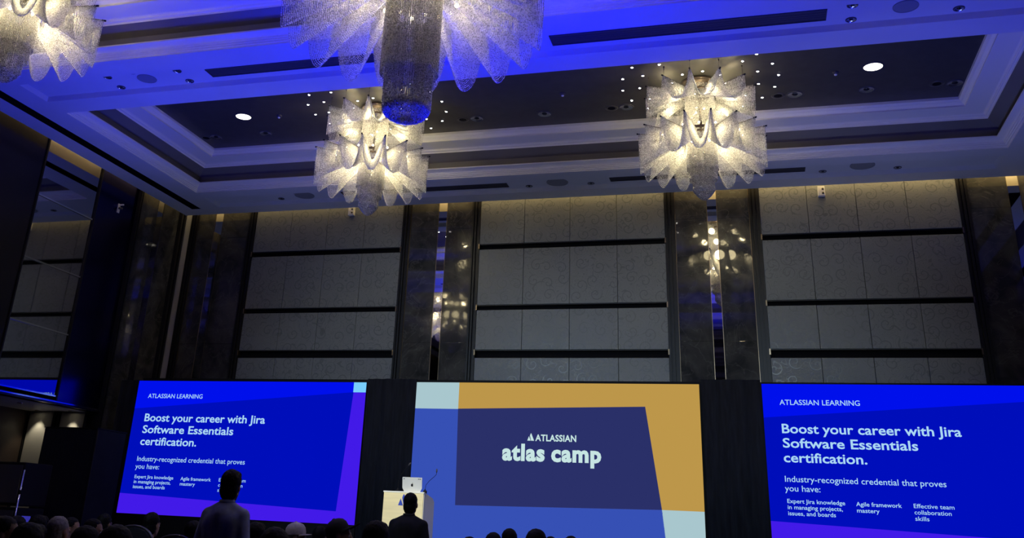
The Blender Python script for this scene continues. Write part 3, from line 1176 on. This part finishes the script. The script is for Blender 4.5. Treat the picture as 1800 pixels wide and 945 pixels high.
t = thing('led_screen', 'centre LED screen in navy, yellow and blue with the event logo', 'screen', (-5.493, SY, 3.473))
W, Hh = 4.67, 2.85
MB().box(-.004, W + .004, .004, .10, -Hh - .004, .004).build('cabinet', m_black, t)
MB().box(0, W, .02, .09, STG - 3.473 + .002, -Hh - .004).build('support_wall', m_black, t)
poly(t, [(0, 0), (W, 0), (W, -Hh), (0, -Hh)], 0, SCR['yellow'], 'slide_background')
poly(t, [(0, 0), (.755, 0), (.755, -.43), (0, -.43)], -.002, SCR['mint'], 'slide_corner')
poly(t, [(4.041, -1.858), (W, -1.858), (W, -Hh), (4.15, -Hh)], -.002, SCR['mint'], 'slide_corner')
poly(t, [(0, -.43), (.755, -.43), (.785, -1.921), (4.048, -1.858), (4.15, -Hh), (0, -Hh)], -.002, SCR['blue'], 'slide_field')
poly(t, [(.755, -.425), (3.83, -.352), (4.046, -1.858), (.785, -1.921)], -.004, SCR['navy'], 'slide_field')
put_text(t, 'ATLASSIAN', 2.075, 2.738, -.906, .098, -.008, m_text2, .027, 'logo_text', 1.05)
put_text(t, 'atlas camp', 1.535, 3.134, -1.205, .25, -.008, m_text2, .043, 'logo_text', 1.10)


def peaks(parent, x, z, s, y, m, name):
    """two overlapping mountain peaks"""
    k_ = MB()
    k_.add([(x, y, z), (x + .50 * s, y, z), (x + .24 * s, y, z + .62 * s)], [(0, 1, 2)])
    k_.add([(x + .56 * s, y, z), (x + s, y, z), (x + .58 * s, y, z + s), (x + .50 * s, y, z + s), (x + .38 * s, y, z + .70 * s)], [(0, 1, 2, 3, 4)])
    return k_.build(name, m, parent)


peaks(t, 1.944, -.906, .112, -.008, m_text2, 'logo_emblem')

# ------------------------------------------------------------------ lectern and what stands on it
LY = 13.6
t = thing('lectern', 'pale wooden lectern with blue emblem at left of centre screen', 'lectern', (-4.94, LY, STG))
m_wood = noise_tint(mat('pale_wood', (0.86, 0.76, 0.44), 0.5), 2.5, 0.06, stretch=(1, 1, 14))
m_cream = mat('cream_laminate', (0.85, 0.87, 0.80), 0.4)
lz = 1.672 - STG
MB().bbox(-.305, .30, 0, .02, 0, lz - .02, .003).build('front_panel', m_wood, t)
MB().bbox(-.315, .31, -.004, .05, lz - .02, lz, .004).build('top_edge', m_cream, t)
MB().prism([(0.02, 0), (.50, 0), (.50, lz - .12), (.42, lz - .07), (.05, lz - .005), (0.02, lz - .02)], 'x', .285, .305).build('side_panel', m_cream, t)
MB().prism([(0.02, 0), (.50, 0), (.50, lz - .12), (.42, lz - .07), (.05, lz - .005), (0.02, lz - .02)], 'x', -.31, -.29).build('side_panel', m_cream, t)
MB().prism([(.05, lz - .03), (.48, lz - .13), (.48, lz - .11), (.05, lz - .005)], 'x', -.288, .284).build('desk_top', m_wood, t)
MB().box(-.288, .284, .05, .46, lz * .45, lz * .45 + .02).build('shelf', m_wood, t)
peaks(t, -.075, lz - .19, .15, -.003, mat('emblem_blue', (0.02, 0.06, 0.5), 0.4), 'emblem')
MB().bbox(-.32, .315, -.01, .52, -.0, .04, .004).build('plinth', m_cream, t)

t = thing('laptop', 'silver laptop open on the lectern with its lid facing the audience', 'laptop', (-4.855, LY + .08, 1.672 - .0))
m_alu = mat('aluminium', (0.80, 0.83, 0.82), 0.35, metal=0.3)
MB().bbox(-.15, .15, .03, .25, -.012, .004, .003).build('keyboard_base', m_alu, t)
lid = MB()
pf = [(-.152 + .03, 0), (.152 - .03, 0), (.150, .05), (.152, .19), (.145, .198), (-.145, .198), (-.152, .19), (-.150, .05)]
lid.prism([(p[0], p[1]) for p in pf], 'y', 0, .008)
lid = lid.build('lid', m_alu, t)
lid.location = (0, .03, .002)
lid.rotation_euler = (math.radians(8), 0, 0)
k = MB()
k.prism([(.018 * math.cos(a) * (1 if not -.5 < a < .5 else .72), .02 * math.sin(a)) for a in [i * PI / 12 - PI for i in range(24)]], 'y', -.001, 0)
k.prism([(.0, .022), (.008, .026), (.010, .034), (.002, .030)], 'y', -.001, 0)
e = k.build('lid_emblem', m_black, lid)
e.location = (0, -.001, .09)
for dx in (-.125, .10, .125):
    MB().box(-.009, .009, -.001, 0, -.005, .005).build('sticker', m_grille, lid)
    lid.children[-1].location = (dx, -.001, .175)
for xx, pts, lab in ((-5.08, [(0, 0, 0), (.005, -.01, .12), (.05, -.02, .22), (.13, -.03, .32), (.155, -.035, .345)], 'thin gooseneck microphone left of the laptop'),
                     (-4.66, [(0, 0, 0), (.01, -.01, .08), (.06, -.015, .14), (.14, -.02, .205), (.17, -.03, .235), (.172, -.035, .26)], 'thin gooseneck microphone right of the laptop')):
    m_ = thing('gooseneck_microphone', lab, 'microphone', (xx, LY + .12, 1.69))
    MB().lathe([(.028, -.03), (.028, .004), (.012, .012), (.006, .03)], 16, cap0=True).build('base', m_black, m_)
    MB().tube(pts, .0035, 6).build('gooseneck', m_black, m_)
    p0, p1 = Vector(pts[-2]), Vector(pts[-1])
    d = (p1 - p0).normalized()
    MB().tube([p1 - d * .005, p1 + d * .01, p1 + d * .04, p1 + d * .05], [.006, .010, .010, .004], 10).build('capsule', m_grille, m_)
aim(lamp('SPOT', 'lectern_spotlight', (-3.9, 5.9, 6.3), LECT, (1.0, .95, .80), spot_size=math.radians(11), spot_blend=.6, shadow_soft_size=.08), (-4.9, 13.6, 1.5))

# ------------------------------------------------------------------ left: draped tower, loudspeaker stack
t = thing('masking_tower', 'tall black draped box tower at left beside the left screen', 'tower', (-10.5, 13.2, FL))
MB().bbox(-.50, .50, 0, .75, 0, 2.45, .015).build('black_cloth', m_drape, t)
MB().box(-.51, .51, -.01, .76, 2.45, 2.462).build('top_cap', m_black, t)
MB().tube([(.515, -.01, 0), (.515, -.01, 2.44)], .014, 8).build('corner_post', m_black, t)
t = thing('loudspeaker_stack', 'black loudspeaker cabinets stacked at the far left by the tower', 'loudspeaker', (-10.62, 12.1, FL))
for i in range(3):
    MB().bbox(-.42, .33, 0, .6, .02 + i * .62, .62 + i * .62, .02).build('cabinet', m_black, t)
    MB().bbox(-.39, .30, -.012, 0, .06 + i * .62, .58 + i * .62, .006).build('grille', m_grille, t)
    MB().sphere((-.30, -.016, .52 + i * .62), .010, 10).build('badge', m_chrome, t)
t = thing('stand_pole', 'slim grey pole leaning beside the loudspeaker stack', 'pole', (-10.2, 12.0, FL))
MB().tube([(0, 0, .02), (0, 0, 1.75)], .014, 10).build('pole', m_chrome, t)
for z_ in (.6, 1.1, 1.45):
    MB().lathe([(.014, z_ - .03), (.022, z_ - .025), (.022, z_ + .025), (.014, z_ + .03)], 12).build('collar', m_black, t)
MB().lathe([(.14, 0), (.14, .01), (.03, .03), (.014, .04)], 18, cap0=True).build('base', m_black, t)


t = thing('status_panel', 'small blue lit panel low beside the loudspeaker stack', 'panel', (-9.84, 11.8, FL))
MB().tube([(0, .03, 0), (0, .03, 1.0)], .012, 8).build('stem', m_black, t)
MB().lathe([(.12, 0), (.12, .01), (.012, .03)], 16, cap0=True).build('base', m_black, t)
MB().bbox(-.085, .085, 0, .03, .92, 1.15, .006).build('housing', m_black, t)
MB().box(-.075, .075, -.003, 0, .93, 1.14).build('display', emis('panel_blue', srgb(48, 46, 150), 1.0), t)


# ------------------------------------------------------------------ people
def capsule(mb, a, b, ra, rb, n=14):
    a, b = Vector(a), Vector(b)
    d = (b - a)
    L = d.length
    d = d / L if L > 1e-6 else Vector((0, 0, 1))
    pts, rs = [], []
    for i in range(5):
        th = PI / 2 * (1 - i / 4)
        pts.append(a - d * ra * math.sin(th))
        rs.append(max(ra * math.cos(th), 1e-4))
    for i in range(5):
        th = PI / 2 * i / 4
        pts.append(b + d * rb * math.sin(th))
        rs.append(max(rb * math.cos(th), 1e-4))
    mb.tube(pts, rs, n)


def remeshed(mb, name, voxel, smooth_it, m, cut=None):
    me = mb.mesh(name + '_raw', m)
    o = bpy.data.objects.new(name, me)
    COL.objects.link(o)
    r = o.modifiers.new('r', 'REMESH')
    r.mode = 'VOXEL'
    r.voxel_size = voxel
    s = o.modifiers.new('s', 'SMOOTH')
    s.iterations = smooth_it
    s.factor = .5
    dg = bpy.context.evaluated_depsgraph_get()
    out = bpy.data.meshes.new_from_object(o.evaluated_get(dg))
    bpy.data.objects.remove(o)
    if cut:
        bm = bmesh.new()
        bm.from_mesh(out)
        for co, no in cut:
            bmesh.ops.bisect_plane(bm, geom=bm.verts[:] + bm.edges[:] + bm.faces[:], plane_co=co, plane_no=no, clear_outer=True)
        bm.to_mesh(out)
        bm.free()
    out.name = name
    for p in out.polygons:
        p.use_smooth = True
    if not out.materials:
        out.materials.append(m)
    return out


def add_head(mb, c, yaw=0.0, s=1.0):
    """head centred at c (middle of the skull), facing +y turned by yaw about z"""
    R = Matrix.Rotation(yaw, 3, 'Z')
    c = Vector(c)

    def P(x, y, z):
        return c + R @ (Vector((x, y, z)) * s)

    def ell(p, sx, sy, sz, n=18):
        bm = bmesh.new()
        bmesh.ops.create_uvsphere(bm, u_segments=n, v_segments=12, radius=1)
        bm.verts.index_update()
        mb.add([P(p[0] + v.co.x * sx, p[1] + v.co.y * sy, p[2] + v.co.z * sz) for v in bm.verts], [[v.index for v in f.verts] for f in bm.faces], 0, True)
        bm.free()
    ell((0, -.012, .028), .074, .094, .085)       # cranium
    ell((0, .030, -.03), .062, .066, .085)        # face
    ell((0, .050, -.088), .036, .036, .030)       # chin
    capsule(mb, P(-.050, .0, -.062), P(-.018, .062, -.092), .020, .018)
    capsule(mb, P(.050, .0, -.062), P(.018, .062, -.092), .020, .018)
    capsule(mb, P(0, .088, .005), P(0, .112, -.034), .009, .013)        # nose
    ell((.012, .102, -.036), .009, .010, .008)
    ell((-.012, .102, -.036), .009, .010, .008)
    capsule(mb, P(-.040, .076, .016), P(.040, .076, .016), .012, .012)  # brow
    ell((0, .088, -.058), .024, .012, .007)       # lips
    ell((0, .086, -.068), .021, .012, .007)
    for q in (-1, 1):
        ell((q * .077, -.008, -.012), .010, .020, .032)               # ear
    return P


def hand(mb, wrist, d, side_, curl=.5, thumb_dir=None):
    """palm, four fingers of unequal length and a thumb; d = direction of the hand, side_ = palm normal"""
    w_, d, n = Vector(wrist), Vector(d).normalized(), Vector(side_).normalized()
    x = d.cross(n).normalized()
    for i in range(4):
        o = (i - 1.5) * .020
        capsule(mb, w_ + d * .015 + x * o * .7, w_ + d * .085 + x * o, .0125, .0105, 10)
        L = (.070, .080, .075, .058)[i]
        p0 = w_ + d * .088 + x * o
        p1 = p0 + (d * math.cos(curl * .6) + n * math.sin(curl * .6)) * L * .45
        p2 = p1 + (d * math.cos(curl * 1.5) + n * math.sin(curl * 1.5)) * L * .32
        p3 = p2 + (d * math.cos(curl * 2.2) + n * math.sin(curl * 2.2)) * L * .25
        for a, b, r_ in ((p0, p1, .0088), (p1, p2, .0082), (p2, p3, .0074)):
            capsule(mb, a, b, r_, r_ * .95, 8)
    tdir = Vector(thumb_dir) if thumb_dir else -x
    q0 = w_ + d * .03 + tdir * .024
    q1 = q0 + (tdir * .6 + d * .8).normalized() * .038
    q2 = q1 + (tdir * .2 + d * .95 + n * .2).normalized() * .03
    capsule(mb, q0, q1, .012, .010, 8)
    capsule(mb, q1, q2, .010, .008, 8)


SK = dict()


def skel(pose):
    """joint positions, person at origin on the floor facing +y"""
    if pose == 'stand':
        return dict(pel=(0, 0, .93), chest=(0, .0, 1.28), neck=(0, -.01, 1.43), head=(0, .02, 1.558),
                    sh=(.170, -.01, 1.335), el=(.235, -.03, 1.09), wr=(.245, .04, .85), hd=(.02, .15, -1), hip=(.09, 0, .90), kn=(.105, .02, .49), an=(.11, -.02, .085), toe=(.13, .16, .03))
    return dict(pel=(0, 0, .54), chest=(0, -.02, .86), neck=(0, 0, 1.02), head=(0, .035, 1.175),
                sh=(.165, -.02, .935), el=(.225, .02, .71), wr=(.13, .26, .62), hd=(-.35, 1, -.25), hip=(.09, .03, .52), kn=(.12, .45, .51), an=(.12, .43, .085), toe=(.13, .60, .03))


def body_parts(pose, yaw, skin, voxel):
    J = skel(pose)
    b = MB()
    F = lambda p, s: (p[0] * s, p[1], p[2])
    capsule(b, (0, J['pel'][1], J['pel'][2] + .08), (0, J['chest'][1], J['chest'][2] + .02), .105, .112)
    capsule(b, J['neck'], (J['head'][0], J['head'][1] - .02, J['head'][2] - .08), .055, .052)
    P = add_head(b, J['head'], yaw)
    # torso
    for q in (-1, 1):
        capsule(b, F(J['hip'], q), (q * .08, J['pel'][1], J['pel'][2] + .12), .105, .095)
        capsule(b, (q * .07, J['pel'][1], J['pel'][2] + .12), (q * .085, J['chest'][1], J['chest'][2]), .095, .112)
        capsule(b, (q * .03, J['chest'][1], J['chest'][2] + .08), F(J['sh'], q), .07, .062)
        capsule(b, (q * .03, J['neck'][1] - .01, J['neck'][2] - .04), F(J['sh'], q), .052, .046)
        capsule(b, F(J['sh'], q), F(J['el'], q), .050, .040)
        capsule(b, F(J['el'], q), F(J['wr'], q), .038, .026)
        hd = Vector((J['hd'][0] * q, J['hd'][1], J['hd'][2]))
        hand(b, F(J['wr'], q), hd, (-q, .1, -.2) if pose == 'stand' else (-q * .15, -.2, -1), .5, (0, .9, .3) if pose == 'stand' else (-q, .1, .1))
        capsule(b, F(J['hip'], q), F(J['kn'], q), .085, .056)
        capsule(b, F(J['kn'], q), F(J['an'], q), .056, .038)
        capsule(b, F(J['an'], q), F(J['toe'], q), .036, .026)
    body = remeshed(b, 'body', voxel, 3, skin)
    # shirt: a shell a little outside the body from neck to hips with full sleeves
    s = MB()
    capsule(s, (0, -.012, J['neck'][2] - .07), (0, J['neck'][1], J['neck'][2] + .02), .085, .066)
    capsule(s, (0, J['pel'][1] - .005, J['pel'][2] + .08), (0, J['chest'][1] - .015, J['chest'][2] + .03), .125, .132)
    for q in (-1, 1):
        hz = J['pel'][2] + (-.05 if pose == 'stand' else .03)
        capsule(s, (q * .075, J['pel'][1], hz), (q * .08, J['pel'][1], J['pel'][2] + .14), .118, .112)
        capsule(s, (q * .07, J['pel'][1], J['pel'][2] + .12), (q * .085, J['chest'][1], J['chest'][2]), .112, .126)
        capsule(s, (q * .03, J['chest'][1], J['chest'][2] + .05), F(J['sh'], q), .085, .066)
        capsule(s, (q * .03, J['neck'][1] - .01, J['neck'][2] - .035), (J['sh'][0] * q, J['sh'][1], J['sh'][2] + .005), .062, .055)
        capsule(s, F(J['sh'], q), F(J['el'], q), .063, .054)
        wv, ev = Vector(F(J['wr'], q)), Vector(F(J['el'], q))
        capsule(s, ev, wv + (ev - wv) * .15, .053, .040)
    shirt = remeshed(s, 'shirt', .012, 8, skin, cut=[((0, 0, J['neck'][2] + .012), (0, -.15, 1)), ((0, 0, J['pel'][2] - .10), (0, 0, -1))])
    tr = MB()
    for q in (-1, 1):
        capsule(tr, (q * .055, J['pel'][1], J['pel'][2] + .07), F(J['hip'], q), .108, .116)
        capsule(tr, F(J['hip'], q), F(J['kn'], q), .098, .070)
        av, kv = Vector(F(J['an'], q)), Vector(F(J['kn'], q))
        capsule(tr, kv, av, .069, .058)
    trousers = remeshed(tr, 'trousers', .014, 3, skin, cut=[((0, 0, J['an'][2] - .005), (0, 0, -1))])
    sh = MB()
    shoes = []
    for q in (-1, 1):
        sh = MB()
        a, t_ = Vector(F(J['an'], q)), Vector(F(J['toe'], q))
        capsule(sh, a + Vector((0, -.02, -.035)), t_ + Vector((0, .02, .018)), .046, .042)
        shoes.append(remeshed(sh, 'shoe', .012, 2, skin, cut=[((0, 0, .006), (0, 0, -1))]))
    return body, shirt, trousers, shoes, J


def hair_mesh(c, yaw, style):
    """hair as a cap of overlapping lobes over the skull"""
    R = Matrix.Rotation(yaw, 3, 'Z')
    c = Vector(c)
    k_ = MB()

    def ell(p, sx, sy, sz):
        bm = bmesh.new()
        bmesh.ops.create_uvsphere(bm, u_segments=20, v_segments=14, radius=1)
        bm.verts.index_update()
        k_.add([c + R @ Vector((p[0] + v.co.x * sx, p[1] + v.co.y * sy, p[2] + v.co.z * sz)) for v in bm.verts], [[v.index for v in f.verts] for f in bm.faces], 0, True)
        bm.free()
    if style in ('short', 'thick', 'long', 'bun', 'sparse'):
        g = {'short': 0, 'thick': .008, 'long': .012, 'bun': .004, 'sparse': -.004}[style]
        ell((0, -.022, .040), .079 + g, .096 + g, .086 + g)
        ell((0, -.042, -.020), .074 + g, .066 + g, .098)
        if style == 'thick':
            ell((0, .045, .085), .062, .052, .040)
        if style == 'long':
            ell((0, -.05, -.09), .092, .066, .12)
            ell((.055, .0, -.07), .034, .06, .12)
            ell((-.055, .0, -.07), .034, .06, .12)
            ell((0, -.06, -.19), .085, .05, .09)
        if style == 'bun':
            ell((0, -.115, .085), .045, .045, .045)
    me = remeshed(k_, 'hair', .010, 2, mats_h['black'])
    # open the face: cut away hair in front of the hairline below the forehead
    bm = bmesh.new()
    bm.from_mesh(me)
    kill = []
    for v in bm.verts:
        q = R.inverted() @ (v.co - c)
        if q.y > .040 and q.z < .070 and abs(q.x) < (.058 if style == 'long' else .09):
            kill.append(v)
        elif style != 'long' and q.y > .006 and q.z < .0:
            kill.append(v)
        else:
            v.co += v.normal * (random.random() - .35) * .006
    bmesh.ops.delete(bm, geom=kill, context='VERTS')
    bm.to_mesh(me)
    bm.free()
    return me


def cap_mesh(c, yaw, brim=.095, tilt=13):
    k_ = MB()
    prof = [(.092, -.005), (.094, .02), (.088, .06), (.07, .09), (.04, .108), (.012, .116), (.010, .122), (.001, .123)]
    k_.lathe(prof, 28)
    crown = [(x, y * 1.14, z) for x, y, z in k_.v]
    k_.v = crown
    vs, fs = [], []
    for i in range(13):
        a = math.radians(22 + 136 * i / 12)
        ix, iy = .093 * math.cos(a), .106 * math.sin(a)
        bul = math.sin(PI * i / 12) ** .6
        vs += [(ix, iy, .0), (ix * (1 - .02), iy + brim * bul, -.006 - .012 * (1 - bul)), (ix * .98, iy + brim * bul, -.011 - .012 * (1 - bul)), (ix, iy, -.006)]
    for i in range(12):
        for s in range(4):
            fs.append((i * 4 + s, i * 4 + (s + 1) % 4, (i + 1) * 4 + (s + 1) % 4, (i + 1) * 4 + s))
    k_.add(vs, fs, 0, True)
    R = Matrix.Rotation(yaw, 3, 'Z') @ Matrix.Rotation(math.radians(tilt), 3, 'X')
    k_.v = [tuple(Vector(c) + R @ Vector((x, y - .014, z + .03))) for x, y, z in k_.v]
    return k_.mesh('cap', mats_h['black'])


mats_h = {
    'black': mat('hair_black', (0.005, 0.0045, 0.006), 0.6, spec=.15), 'grey': noise_tint(mat('hair_grey', (0.20, 0.19, 0.19), 0.6), 60, .4),
    'brown': mat('hair_brown', (0.025, 0.015, 0.010), 0.5)}
skin_mats = [mat('skin_brown', (0.22, 0.12, 0.075), 0.5), mat('skin_tan', (0.33, 0.19, 0.12), 0.5), mat('skin_light', (0.45, 0.28, 0.20), 0.5)]
cloth = {
    'denim': noise_tint(mat('cloth_blue_grey', (0.27, 0.31, 0.48), 0.85), 25, .12), 'black': mat('cloth_black', (0.008, 0.008, 0.010), 0.85),
    'navy': mat('cloth_navy', (0.02, 0.025, 0.06), 0.85), 'salmon': mat('cloth_salmon', (0.62, 0.16, 0.15), 0.8),
    'orange': mat('cloth_orange', (0.65, 0.30, 0.06), 0.8), 'red': mat('cloth_red', (0.28, 0.03, 0.04), 0.8),
    'pale': mat('cloth_pale_blue', (0.55, 0.62, 0.72), 0.8), 'grey': mat('cloth_grey', (0.08, 0.08, 0.09), 0.85),
    'lightcap': noise_tint(mat('cloth_light_cap', (0.62, 0.58, 0.55), 0.8), 40, .15)}
m_eye = mat('eye_white', (0.7, 0.7, 0.68), 0.2)
m_iris = mat('eye_dark', (0.01, 0.008, 0.006), 0.15)


def eye_mesh():
    k_ = MB()
    k_.sphere((0, 0, 0), .0115, 12)
    k_.sphere((0, .0065, 0), .0062, 10, 1)
    return k_.mesh('eye', [m_eye, m_iris])


EYE_ME = eye_mesh()
BODY = {}


def get_body(pose, yaw):
    key = (pose, round(yaw, 2))
    if key not in BODY:
        BODY[key] = body_parts(pose, yaw, skin_mats[0], .0065 if pose == 'stand' else .0085)
    return BODY[key]


HAIR = {}


def set_mat(o, m):
    o.material_slots[0].link = 'OBJECT'
    o.material_slots[0].material = m


def person(label, x, y, ztop, rz, pose, yaw, style, hair, skin, shirt, trousers, group=None, cap=None, extra=None):
    body, sh, tr, shoes, J = get_body(pose, yaw)
    full = J['head'][2] + .125
    s = (ztop - FL) / full
    t = thing('person', label, 'person', (x, y, FL), rz, group)
    t.scale = (s, s, s)
    o = link('body', body, t)
    set_mat(o, skin)
    o = link('shirt', sh, t)
    set_mat(o, cloth[shirt])
    o = link('trousers', tr, t)
    set_mat(o, cloth[trousers])
    for m_ in shoes:
        o = link('shoe', m_, t)
        set_mat(o, cloth['black'])
    R = Matrix.Rotation(yaw, 3, 'Z')
    for q in (-1, 1):
        p = Vector(J['head']) + R @ Vector((q * .031, .080, -.006))
        link('eye', EYE_ME, t, p, (0, 0, yaw))
    if style:
        key = (pose, round(yaw, 2), style)
        if key not in HAIR:
            HAIR[key] = hair_mesh(J['head'], yaw, style)
        o = link('hair', HAIR[key], t)
        set_mat(o, mats_h[hair])
    if cap:
        o = link('cap', cap_mesh(J['head'], yaw, *((.06, 4) if cap == 'lightcap' else (.10, 26))), t)
        set_mat(o, cloth[cap])
    return t, J, s


# chairs
m_seat = mat('chair_fabric', (0.02, 0.02, 0.03), 0.8)
m_chair = mat('chair_metal', (0.16, 0.15, 0.17), 0.35, metal=.8)


def make_chair(high):
    t = thing('banquet_chair', 'x', 'chair')
    MB().bbox(-.22, .22, -.22, .24, .335, .40, .03).build('seat', m_seat, t)
    zt = 1.17 if high else .88
    w_ = .235 if high else .20
    bk = MB()
    pts = []
    for i in range(9):
        a = PI * i / 8
        pts.append((w_ * .9 * math.cos(a), (zt - .14) + .12 * math.sin(a)))
    bk.prism([(-w_ * .85, .52), (w_ * .85, .52)] + pts, 'y', -.03, .02)
    o = bk.build('backrest', m_seat, t)
    o.location = (0, -.265, 0)
    fr = MB()
    hoop = [(-w_, -.25, .34), (-w_, -.262, zt - .15)] + [(-w_ * math.cos(PI * i / 10), -.265, zt - .15 + .145 * math.sin(PI * i / 10)) for i in range(1, 10)] + [(w_, -.262, zt - .15), (w_, -.25, .34)]
    fr.tube(hoop, .012, 8)
    fr.build('back_frame', m_chair, t)
    for q in (-1, 1):
        MB().tube([(q * .20, .21, .34), (q * .21, .23, 0)], .011, 8).build('leg', m_chair, t)
        MB().tube([(q * w_, -.25, .345), (q * .22, -.30, 0)], .011, 8).build('leg', m_chair, t)
    MB().tube([(-.205, .22, .20), (-.22, -.28, .20)], .008, 6).build('stretcher', m_chair, t)
    MB().tube([(.205, .22, .20), (.22, -.28, .20)], .008, 6).build('stretcher', m_chair, t)
    return t


CH = {False: None, True: None}


def chair_for(x, y, rz, s, high, label):
    if CH[high] is None:
        CH[high] = make_chair(high)
        o = CH[high]
        o.location = (x, y, FL)
        o.rotation_euler = (0, 0, rz)
    else:
        o = copy_thing(CH[high], (x, y, FL), rz)
    o.scale = (s, s, s)
    tag(o, label, 'chair', 'banquet chairs of the audience')


# px key, X, Y, ztop, rz, head yaw, style, hair, skin, shirt, label
SEATED = [
    (-4.76, 5.5, 1.17, -.5, -.6, 'short', 'black', 0, 'red', 'seated person in dark red at the far left edge, face turned right', None),
    (-6.18, 7.3, 1.15, 0, 0, 'short', 'black', 1, 'pale', 'seated person in pale collar second from the left edge', None),
    (-6.70, 8.2, 1.15, 0, 0, 'thick', 'black', 0, 'navy', 'seated dark haired person in front of the pole of the loudspeaker', None),
    (-5.05, 6.4, 1.18, 0, 0, 'sparse', 'grey', 1, 'salmon', 'seated person with thinning grey hair and salmon pink shirt', None),
    (-7.01, 9.1, 1.14, 0, -1.2, 'short', 'black', 1, 'grey', 'seated person in profile just right of the salmon shirt', None),
    (-3.81, 4.6, 1.15, 0, 0, 'thick', 'black', 0, 'black', 'nearest seated dark head at bottom left', None),
    (-4.12, 5.5, 1.13, 0, 0, 'long', 'black', 1, 'black', 'seated long haired person right of the salmon shirt', None),
    (-6.07, 8.2, 1.15, 0, -1.2, 'short', 'black', 1, 'navy', 'seated person in profile below the black tower', None),
    (-7.27, 10.0, 1.19, 0, 0, 'short', 'black', 0, 'black', 'seated dark head between black tower and left screen', None),
    (-3.26, 4.6, 1.16, 0, 0, 'long', 'black', 0, 'black', 'large near dark head below the left corner of the left screen', None),
    (-6.05, 9.1, 1.23, 0, 0, 'short', 'black', 1, 'pale', 'seated person in pale shirt on a tall chair against the purple band', 'high'),
    (-5.00, 8.2, 1.18, 0, 0, 'short', 'black', 0, 'orange', 'seated person with orange collar just left of the standing man in blue', 'high'),
    (-4.37, 8.2, 1.19, 0, 0, 'thick', 'black', 0, 'navy', 'seated dark head just right of the standing man in blue', None),
    (-2.80, 5.5, 1.18, 0, 0, 'long', 'black', 1, 'black', 'seated dark head left of the pale cap', None),
    (-4.40, 9.1, 1.19, 0, -1.2, 'short', 'grey', 2, 'grey', 'seated grey haired person wearing a pale cap', 'lightcap'),
    (-4.56, 10.0, 1.18, 0, 0, 'short', 'black', 0, 'black', 'seated dark head between the pale cap and the dark cap', None),
    (-3.55, 8.2, 1.25, 0, -1.35, 'short', 'black', 1, 'navy', 'seated person in dark cap with its brim pointing right', 'black'),
    (-2.51, 6.4, 1.25, 0, 0, 'thick', 'black', 0, 'black', 'large dark head left of the man in front of the lectern', None),
    (-2.37, 8.2, 1.17, 0, 0, 'short', 'black', 0, 'black', 'first low head right of the man in front of the lectern', None),
    (-2.40, 9.1, 1.21, 0, 0, 'short', 'black', 1, 'black', 'second head right of the man in front of the lectern', None),
    (-2.51, 10.16, 1.25, 0, 0, 'short', 'black', 0, 'black', 'third head right of the man in front of the lectern', None),
    (-1.80, 8.2, 1.25, 0, 0, 'thick', 'black', 0, 'black', 'fourth and widest head right of the man in front of the lectern', None),
    (-2.25, 11.0, 1.19, 0, 0, 'short', 'black', 1, 'navy', 'small fifth head right of the man in front of the lectern', None),
    (-1.84, 10.0, 1.21, 0, 0, 'short', 'black', 0, 'navy', 'rightmost small head at the bottom of the centre screen', None),
]
for (x, y, zt, rz, yaw, style, hair, sk, shirt, lab, ex) in SEATED:
    cap = ex if ex in ('lightcap', 'black') else None
    t, J, s = person(lab, x, y, zt, rz, 'sit', yaw, style, hair, skin_mats[sk], shirt, 'black', 'seated audience', cap)
    chair_for(x, y, rz, s, ex == 'high', ('chair of the ' + lab.replace('seated ', '').replace('the man in front of the lectern', 'the man at the lectern').replace('the standing man in blue', 'the man in blue')))

t, J, s = person('standing man in blue grey long sleeved shirt seen from behind before the left screen', -3.99, 7.0, 1.57, 0, 'stand', .16, 'thick', 'black', skin_mats[0], 'denim', 'black')
t.scale.x *= .90
k = MB()
k.lathe([(.064, 0), (.071, .012), (.066, .036), (.060, .036)], 24)
k.v = [(a, b * 1.0 - .012, c_ + J['neck'][2] - .008) for a, b, c_ in k.v]
o = k.build('collar', cloth['denim'], t)
t, J, s = person('standing man in black seen from behind in front of the lectern', -3.73, 10.5, 1.565, 0, 'stand', .06, 'short', 'black', skin_mats[0], 'black', 'black')
k = MB()
k.lathe([(.064, 0), (.071, .012), (.066, .036), (.060, .036)], 24)
k.v = [(a, b * 1.0 - .012, c_ + J['neck'][2] - .008) for a, b, c_ in k.v]
k.build('collar', cloth['black'], t)
